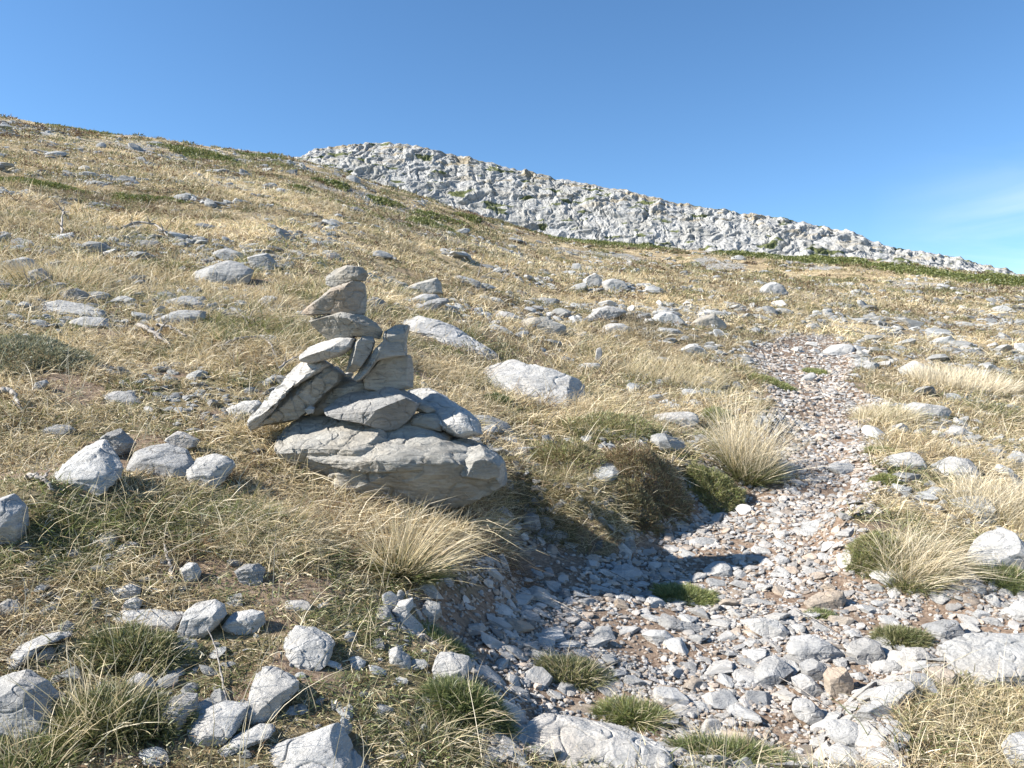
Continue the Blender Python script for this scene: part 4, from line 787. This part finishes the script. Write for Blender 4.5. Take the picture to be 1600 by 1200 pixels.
tuft('grass_tuft', 420, 830, 'matted dry golden grass in front of the left part of the cairn boulder', 2600, .15, .24, W=.0026, lean=(.1, -.1), spread=.3, up=.6, bend=.7, pal=STRAW, base=OLIVE, nb=2500, seed=8, mess=.8)
tuft('grass_tuft', 520, 800, 'curly dry grass hanging under the front edge of the cairn boulder', 1900, .14, .18, W=.0026, lean=(.05, -.2), spread=.3, up=.6, bend=.8, pal=np.concatenate([STRAW, BROWN]), base=OLIVE, nb=1600, seed=9, mess=.85)
tuft('grass_tuft', 700, 585, 'orange tinged dry grass mound between the cairn and the flat slab', 2600, .17, .30, W=.0035, lean=(.1, -.1), spread=.3, up=.7, bend=.6, pal=STRAW[[0, 1, 3]], base=OLIVE, nb=2200, seed=10, mess=.7)
tuft('grass_tuft', 1380, 655, 'pale straw grass mound on the right side of the upper path', 1500, .26, .26, W=.004, lean=(.25, 0), spread=.5, up=.9, bend=.4, pal=STRAW[[0, 2, 4]], base=OLIVE, nb=1600, seed=11, mess=0.25)
tuft('grass_tuft', 1290, 640, 'low brownish straw patch bulging into the right side of the upper path', 10, .1, .1, seed=12) if False else None
tuft('grass_tuft', 1500, 605, 'wide straw grass stand on the upper right slope beside white slabs', 2600, .34, .6, W=.005, lean=(.2, 0), spread=.4, up=1., bend=.4, pal=STRAW[[0, 2, 2]], base=OLIVE, nb=1200, seed=13)
tuft('grass_tuft', 1050, 590, 'dense dry grass on top of the bank left of the path', 2600, .26, .55, W=.004, lean=(.15, 0), spread=.5, up=.9, bend=.4, pal=STRAW[[0, 1, 4]], base=OLIVE, nb=2600, seed=14, mess=0.25)
tuft('grass_tuft', 905, 650, 'thin straw stalks growing at the right corner of the flat slab', 240, .26, .08, W=.003, lean=(.1, 0), spread=.5, up=1.1, bend=.25, base=OG, nb=900, seed=15)
tuft('grass_tuft', 740, 640, 'dark straggly dry grass in the gap behind the cairn boulder', 900, .20, .2, W=.003, lean=(.2, -.2), spread=.9, up=.6, bend=.7, pal=np.concatenate([STRAW, BROWN]), base=OG, nb=900, seed=16, mess=0.5)
tuft('grass_tuft', 1560, 1140, 'dry yellow grass mat with a green rim in the bottom right corner', 2300, .12, .24, W=.0026, lean=(.1, 0), spread=.5, up=.8, bend=.5, pal=STRAW[[0, 1, 4]], base=OG, nb=5200, seed=17, mess=0.35)
tuft('grass_tuft', 400, 475, 'reddish dry grass clump below the squarish upper left rock', 900, .24, .35, W=.006, spread=.6, up=.8, pal=STRAW[[1, 3]], base=OLIVE, nb=600, seed=18, mess=0.4)
tuft('grass_tuft', 90, 440, 'golden grass clump between the domed rock and the upper left group', 900, .30, .4, W=.006, spread=.6, up=.8, pal=STRAW[[1, 3, 0]], base=OLIVE, nb=600, seed=19)

def cushion(u, v, rx, ry, h, label, pal, n, seed, L=.022, W=.0035, stalks=0, name='cushion_plant', cat='cushion plant'):
    r = np.random.default_rng(seed + 800); g = at(u, v); D = norm(r.normal(size=(n, 3))); D[:, 2] = abs(D[:, 2]); e = empty(name, g, label, cat)
    lump = 1 + fbm3(D * 2.2 + seed, 3, seed) * .28; q = r.random(n) ** .35
    P = D * np.array([rx, ry, h]) * (lump * (.55 + .45 * q))[:, None]; P[:, 2] += height(g[0] + P[:, 0], g[1] + P[:, 1]) - g[2] - .008
    Dr = norm(D + r.normal(size=(n, 3)) * .55 + np.array([0, 0, .25])); V, F, Cc = blades(P, Dr, L * r.uniform(.5, 1.4, n), W * r.uniform(.7, 1.3, n), r.uniform(0, .4, n), pick(pal, n, r), 2, r)
    link('foliage', mesh('foliage', V, F, True, Cc), M_GRASS, e)
    if stalks:
        k = stalks; a = r.integers(0, n, k); Dr = norm(D[a] + r.normal(size=(k, 3)) * .3 + np.array([.1, 0, .6])); V, F, Cc = blades(P[a] * .7, Dr, L * 3.2 * r.uniform(.5, 1.3, k), W * .7 * np.ones(k), r.uniform(.1, .7, k), pick(STRAW, k, r), 3, r)
        link('dry_stalks', mesh('dry_stalks', V, F, True, Cc), M_GRASS, e)
    return e
GY = np.array([(.24, .27, .085), (.30, .31, .11), (.17, .22, .07), (.34, .31, .13)])
cushion(1070, 935, .175, .10, .045, 'bright green low grass cushion in the middle of the gravel below the shadow', np.concatenate([GREEN * 1.25, GY]), 9000, 1, L=.028)
cushion(1408, 1002, .12, .08, .05, 'dark green spiky cushion between the rounded grey stone and the huge white slab', np.concatenate([GREEN * .9, OLIVE]), 4200, 2, L=.035, W=.003)
cushion(893, 1052, .15, .10, .04, 'ragged green plant on the left part of the lower gravel', np.concatenate([GREEN, OLIVE]), 3800, 3, L=.032, W=.003, stalks=200)
cushion(990, 1120, .14, .08, .035, 'green grass sprouting behind the wide bottom slab', np.concatenate([GREEN * 1.2, GY]), 5000, 4, L=.04, W=.003, stalks=160)
cushion(1135, 1190, .20, .08, .05, 'green and straw mixed tuft at the bottom edge of the gravel', GREEN * 1.1, 6500, 5, L=.045, W=.003, stalks=320)
cushion(1118, 778, .20, .14, .17, 'yellow green mossy dome at the foot of the tall pale tuft', np.concatenate([GY, OLIVE]), 15000, 6, L=.024, stalks=160)
cushion(1382, 752, .10, .08, .045, 'small round green cushion in the gravel under the layered white rock', GY, 3500, 7, L=.022)
cushion(1383, 712, .17, .13, .06, 'yellow green mat on the right border of the middle path', GY, 6000, 8, L=.028, stalks=200)
cushion(1273, 583, .17, .2, .05, 'small moss patch across the upper path', GY, 4000, 9, L=.03, W=.006)
cushion(1205, 600, .28, .25, .06, 'mossy mat at the left rim of the upper path', GY, 6000, 10, L=.03, W=.006)
cushion(1010, 745, .30, .24, .19, 'brown green shrubby mound bulging from the bank beside the shaded hollow', np.concatenate([OLIVE, BROWN * 1.2, BROWN, STRAW[3:]]), 22000, 11, L=.026, stalks=260, name='shrub_mound', cat='shrub')
cushion(995, 800, .15, .12, .13, 'small brown mossy knob hanging below the shrubby mound', np.concatenate([BROWN, OLIVE]), 9000, 12, L=.022, stalks=60)
cushion(890, 730, .26, .22, .16, 'olive cushion on the bank next to the edge of the cairn shadow', np.concatenate([OLIVE, GY, STRAW[3:], BROWN]), 13000, 13, L=.028, stalks=400)
cushion(960, 668, .40, .30, .10, 'flat olive cushion on top of the bank below the pale plate', np.concatenate([OLIVE, STRAW[3:], GY]), 11000, 14, L=.026, W=.004, stalks=200)
cushion(1365, 870, .14, .12, .09, 'olive mossy heel at the left foot of the broad straw tuft', np.concatenate([GY, OLIVE]), 9000, 15, L=.024, stalks=160)
cushion(780, 632, .10, .12, .08, 'dark green leafy plant tucked against the left end of the flat slab', GREEN * .9, 4000, 16, L=.024, W=.006)
cushion(1120, 655, .14, .12, .09, 'little pale green dome right behind the pale plate', GY, 5000, 17, L=.024)
cushion(1565, 905, .14, .10, .05, 'green grass sprigs in front of the tall pale rock on the right', GREEN * 1.2, 5000, 18, L=.04, W=.003, stalks=120)
cushion(210, 1020, .17, .10, .06, 'dark green cushion below the long flat foreground slab', np.concatenate([GREEN * .85, OLIVE]), 6500, 19, L=.024, stalks=160)
cushion(190, 1130, .18, .10, .07, 'dark green bushy cushion left of the blue grey foreground stone', np.concatenate([GREEN * .8, OLIVE]), 6500, 20, L=.028, stalks=100)
cushion(40, 560, .40, .35, .12, 'grey green creeping juniper mat on the far left slope', np.array([(.18, .2, .13), (.25, .26, .17), (.3, .26, .15)]), 9000, 21, L=.03, W=.006)
cushion(730, 1110, .13, .08, .06, 'deep green grass heart right of the curled bottom tuft', GREEN, 7000, 22, L=.04, W=.003, stalks=100)
cushion(1280, 962, .07, .05, .02, 'tiny green sprout beside the knobbly pinkish stone', GREEN * 1.2, 1400, 23, L=.028, W=.003)
cushion(690, 1010, .10, .08, .03, 'green sprigs at the grassy left border of the gravel', GREEN * 1.2, 2600, 24, L=.03, W=.003)

# juniper mats far up the slope
JUN = np.array([(.09, .12, .03), (.13, .155, .04), (.18, .20, .055), (.23, .23, .075)])
def juniper(u, v, wpx, hpx, label, seed, n=5000):
    r = np.random.default_rng(seed + 1000); g = at(u, v); rx = wpx / 2 / FPX * g[1]; ry = min(max(hpx * g[1] ** 2 / 1992 / 2, rx * .35), rx * 1.2); hh = min(hpx * .8 / FPX * g[1], .5); e = empty('juniper_shrub', g, label, 'juniper', 'junipers on the upper slope')
    th = r.uniform(0, 6.283, n); q = np.sqrt(r.random(n)); lump = 1 + .3 * np.sin(th * 3 + seed) + .2 * np.sin(th * 7 + seed * 2)
    X, Y = rx * q * np.cos(th) * lump, ry * q * np.sin(th) * lump; zz = hh * np.sqrt(np.clip(1 - q ** 2, 0, 1)) * (.45 + .55 * r.random(n)) * (1 + .5 * n2((X + g[0]) / .6, (Y + g[1]) / .6, seed))
    P = np.stack([X, Y, zz + height(g[0] + X, g[1] + Y) - g[2]], 1); s = g[1] / FPX * 2.2; Dr = norm(r.normal(size=(n, 3)) + np.array([0, 0, .8]))
    V, F, Cc = blades(P, Dr, s * r.uniform(.8, 2., n), s * r.uniform(.5, 1., n), r.uniform(0, .4, n), pick(JUN, n, r), 2, r); link('foliage', mesh('foliage', V, F, True, Cc), M_GRASS, e)
for i, (u, v, w, h, lb, nn) in enumerate([
    (50, 290, 130, 12, 'dark green juniper mat at the left edge of the upper slope', 6000), (225, 311, 110, 6, 'thin juniper strip right of the one at the left edge', 3000),
    (345, 254, 70, 9, 'juniper patch just under the left skyline', 3000), (365, 262, 50, 6, 'lower small juniper below the left skyline patch', 2000), (522, 290, 50, 8, 'small juniper below the start of the rocky ridge', 2000),
    (520, 318, 44, 6, 'little juniper alone in straw grass below the ridge start', 1600), (470, 297, 34, 5, 'tiny juniper left of the ones below the ridge start', 1400),
    (600, 316, 50, 6, 'juniper patch left of the twin mats at mid slope', 1800), (672, 352, 80, 9, 'lower one of the twin juniper mats at mid slope', 3400), (692, 344, 84, 7, 'upper one of the twin juniper mats at mid slope', 3000),
    (570, 334, 70, 6, 'flat juniper strip left of the lower twin mat', 2400), (735, 341, 40, 5, 'small juniper touching the foot of the rocky ridge', 1400),
    (950, 384, 230, 14, 'long juniper band at the foot of the ridge in the centre', 15000), (1190, 404, 110, 12, 'left bushy end of the long juniper hedge on the right', 8000),
    (1300, 411, 160, 11, 'middle stretch of the long juniper hedge on the right', 9000), (1440, 427, 190, 11, 'right stretch of the long juniper hedge under the ridge', 9000), (1560, 440, 150, 13, 'right most end of the juniper hedge at the photo edge', 8000),
    (300, 238, 90, 6, 'dark juniper strip on the left skyline', 3000), (410, 246, 60, 5, 'juniper on the skyline notch before the rocky ridge', 2200), (120, 206, 90, 4, 'thin juniper line along the far left skyline', 2200), (440, 262, 50, 4, 'small juniper just below the skyline notch', 1200),
    (640, 355, 30, 5, 'small juniper bush left of the twin mats', 1200)]):
    juniper(u, v, w, h, lb, i, nn)
print('plants', time.time() - T0)

# ------------------------------------------------------------------ dead branches
def tube(pts, r0, r1, seed, ns=8, sub=7):
    P = np.array(pts, float); r = np.random.default_rng(seed); t = np.linspace(0, len(P) - 1, (len(P) - 1) * sub + 1)
    Q = np.stack([np.interp(t, np.arange(len(P)), P[:, k]) for k in range(3)], 1)
    for _ in range(4): Q[1:-1] = (Q[:-2] + Q[2:] + 2 * Q[1:-1]) / 4
    m = len(Q); Q[1:-1] += r.normal(0, r0 * .35, (m - 2, 3)); Tn = norm(np.gradient(Q, axis=0)); up = np.array([.1, .2, 1.]); Sx = norm(np.cross(Tn, up)); Sy = np.cross(Tn, Sx)
    rad = np.linspace(r0, r1, m) * (1 + .25 * n2(np.arange(m) * .6, np.zeros(m), seed)); rad[-1] *= .3
    a = np.linspace(0, 2 * math.pi, ns, endpoint=False); rr = 1 + .22 * np.sin(a * 2 + seed) 
    V = Q[:, None] + Sx[:, None] * (np.cos(a) * rr)[None, :, None] * rad[:, None, None] + Sy[:, None] * (np.sin(a) * rr)[None, :, None] * rad[:, None, None]
    i, j = np.meshgrid(np.arange(m - 1), np.arange(ns), indexing='ij'); j2 = (j + 1) % ns
    F = np.stack([i * ns + j, i * ns + j2, (i + 1) * ns + j2, (i + 1) * ns + j], -1).reshape(-1, 4); return V.reshape(-1, 3), F
def branch(label, px, r0, lifts, twigs=2, seed=0, name='dead_branch', cat='dead branch', r1=None):
    pts = []
    for (u, v), l in zip(px, lifts): g = at(u, v); g[2] += l; pts.append(g)
    o = np.array(pts[0]); P = [p - o for p in pts]; V, F = tube(P, r0, r0 * .4 if r1 is None else r1, seed); Vs, Fs = [V], [F]; off = len(V); r = np.random.default_rng(seed)
    for _ in range(twigs):
        k = r.integers(1, len(P)); b = P[k] * .6 + P[k - 1] * .4; d = norm(r.normal(size=3) + np.array([.2, 0, .7])) * np.linalg.norm(P[-1]) * r.uniform(.15, .35)
        v, f = tube([b, b + d * .5 + r.normal(0, .01, 3), b + d], r0 * .55, r0 * .15, seed + 7); Vs.append(v); Fs.append(f + off); off += len(v)
    return tag(link(name, mesh(name, np.concatenate(Vs), np.concatenate(Fs), True), M_WOOD, loc=o), label, cat)
branch('thick bleached forked branch in the grass left of the cairn', [(216, 518), (235, 528), (250, 538), (268, 546)], .022, [.05, .07, .05, .03], 4, 1)
branch('bleached branch arching right of the forked one', [(246, 524), (262, 528), (280, 532), (294, 536)], .015, [.08, .09, .07, .03], 3, 2)
branch('curved dead root bending down left of the cairn top', [(338, 552), (360, 545), (385, 542), (412, 542), (424, 552), (434, 568)], .014, [.03, .06, .07, .08, .06, .02], 2, 3)
branch('tangled grey root above the curved one', [(342, 498), (360, 500), (380, 506), (397, 512), (398, 520)], .016, [.04, .05, .06, .07, .02], 4, 4)
branch('pale root stub sticking out at the left edge of the slope', [(-2, 634), (14, 634), (26, 640), (32, 652)], .016, [.08, .09, .08, .02], 1, 5)
branch('bleached twig below the left pale slab', [(40, 752), (56, 756), (72, 764), (84, 772)], .011, [.02, .03, .03, .01], 3, 6)
branch('long thin branch lying across the far left slope', [(-10, 462), (30, 460), (60, 456), (82, 450)], .014, [.10, .07, .07, .12], 2, 7)
branch('white knotted root hanging in front of the cairn boulder', [(545, 778), (575, 782), (600, 786), (622, 800), (644, 822)], .011, [.05, .06, .06, .03, .0], 3, 8)
branch('grey stick leaning left of the propped cairn slab', [(433, 590), (455, 582), (478, 578)], .010, [.06, .09, .12], 1, 9)
branch('upright dead stump twig at the upper left slope', [(96, 372), (97, 366), (100, 362)], .018, [.0, .2, .35], 4, 10)
branch('sprawling grey dead wood on the upper left slope', [(190, 368), (215, 364), (245, 366), (262, 372)], .022, [.1, .18, .15, .02], 6, 11)
branch('thorny dead twigs in the right mid slope grass', [(720, 446), (760, 440), (800, 446)], .02, [.05, .12, .04], 6, 12)
branch('white curved stalk rising from the bare soil at the left edge', [(42, 965), (46, 935), (38, 905), (20, 882)], .0035, [.0, .0, .0, .0], 0, 13, 'dry_stalk', 'dry stalk', .002)
branch('slender white stalk leaning in the left foreground', [(364, 1155), (350, 1080), (338, 1030), (324, 1005)], .003, [.0, .01, .03, .05], 0, 14, 'dry_stalk', 'dry stalk', .0015)
branch('forked pale twig in the litter below the cairn', [(270, 910), (262, 885), (255, 870)], .006, [.01, .03, .05], 1, 15)
for i, (u, v, du, L) in enumerate([(1180, 1050, 130, 0), (1060, 1000, 60, 0), (1240, 960, 70, 0), (950, 900, 60, 0), (860, 945, 60, 0)]):
    lab = ['long straw stalk lying on the lowest gravel', 'short straw stalk on the reddish gravel', 'straw stalk beside the knobbly pinkish stone', 'straw stalk at the rim of the cairn shadow', 'straw stalk under the shaded hollow'][i]
    branch(lab, [(u, v), (u + du * .5, v + du * .28), (u + du, v + du * .6)], .0022, [.03, .035, .03], 0, 20 + i, 'dry_stalk', 'dry stalk', .0012)

# ------------------------------------------------------------------ light, sky, camera
SUN_EL, SUN_AZ = math.radians(35), math.radians(-99)      # azimuth from +Y towards +X: the sun stands to the left
sv = Vector((math.sin(SUN_AZ) * math.cos(SUN_EL), math.cos(SUN_AZ) * math.cos(SUN_EL), math.sin(SUN_EL)))
sl = bpy.data.lights.new('sun', 'SUN'); sl.energy = 4.6; sl.angle = math.radians(.53); sl.color = (1., .955, .88)
so = bpy.data.objects.new('sun', sl); so.rotation_euler = sv.to_track_quat('Z', 'Y').to_euler(); so.location = (-20, 0, 20); C.objects.link(so)
w = bpy.data.worlds.new('World'); bpy.context.scene.world = w; w.use_nodes = True; nt = w.node_tree; nt.nodes.clear(); n = N(nt)
sky = n('ShaderNodeTexSky', sky_type='NISHITA', sun_disc=False, sun_elevation=SUN_EL, sun_rotation=SUN_AZ, altitude=1800, air_density=1.0, dust_density=.2, ozone_density=2.4)
tc = n('ShaderNodeTexCoord').outputs['Generated']
mp = n('ShaderNodeMapping', i_Vector=tc, i_Scale=(2.2, 2.2, 9.), i_Rotation=(0, .35, .2))
cl = n.noise(mp.outputs[0], 1.4, 8, .55, .6); sx = n('ShaderNodeSeparateXYZ', i_0=tc)
right = n.ramp(sx.outputs[0], [(.40, g3(0)), (.62, g3(1))]); low = n.ramp(sx.outputs[2], [(.10, g3(1)), (.26, g3(0))])
msk = n.math('MULTIPLY', n.math('MULTIPLY', n.ramp(cl, [(.42, g3(0)), (.68, g3(.8))]), right), low)
hs = n('ShaderNodeHueSaturation', i_Saturation=1.12, i_Value=.97, i_Color=n.mix(1.0, sky.outputs[0], (.92, .985, 1.0), 'MULTIPLY')).outputs[0]
col = n.mix(msk, hs, (7.0, 7.0, 8.3))
bg = n('ShaderNodeBackground', i_Color=col, i_Strength=.085); nt.links.new(bg.outputs[0], n('ShaderNodeOutputWorld').inputs[0])
cam = bpy.data.cameras.new('camera'); co = bpy.data.objects.new('camera', cam); C.objects.link(co); cam.sensor_width = 36; cam.lens = 36 * FPX / 1600; cam.clip_end = 2000; cam.clip_start = .05
co.location = (0, 0, CAMZ); co.rotation_euler = (math.pi / 2, 0, 0); bpy.context.scene.camera = co
vs = bpy.context.scene.view_settings; vs.view_transform = 'Standard'; vs.look = 'None'; vs.gamma = 1; vs.exposure = 1.35
print('total', time.time() - T0)
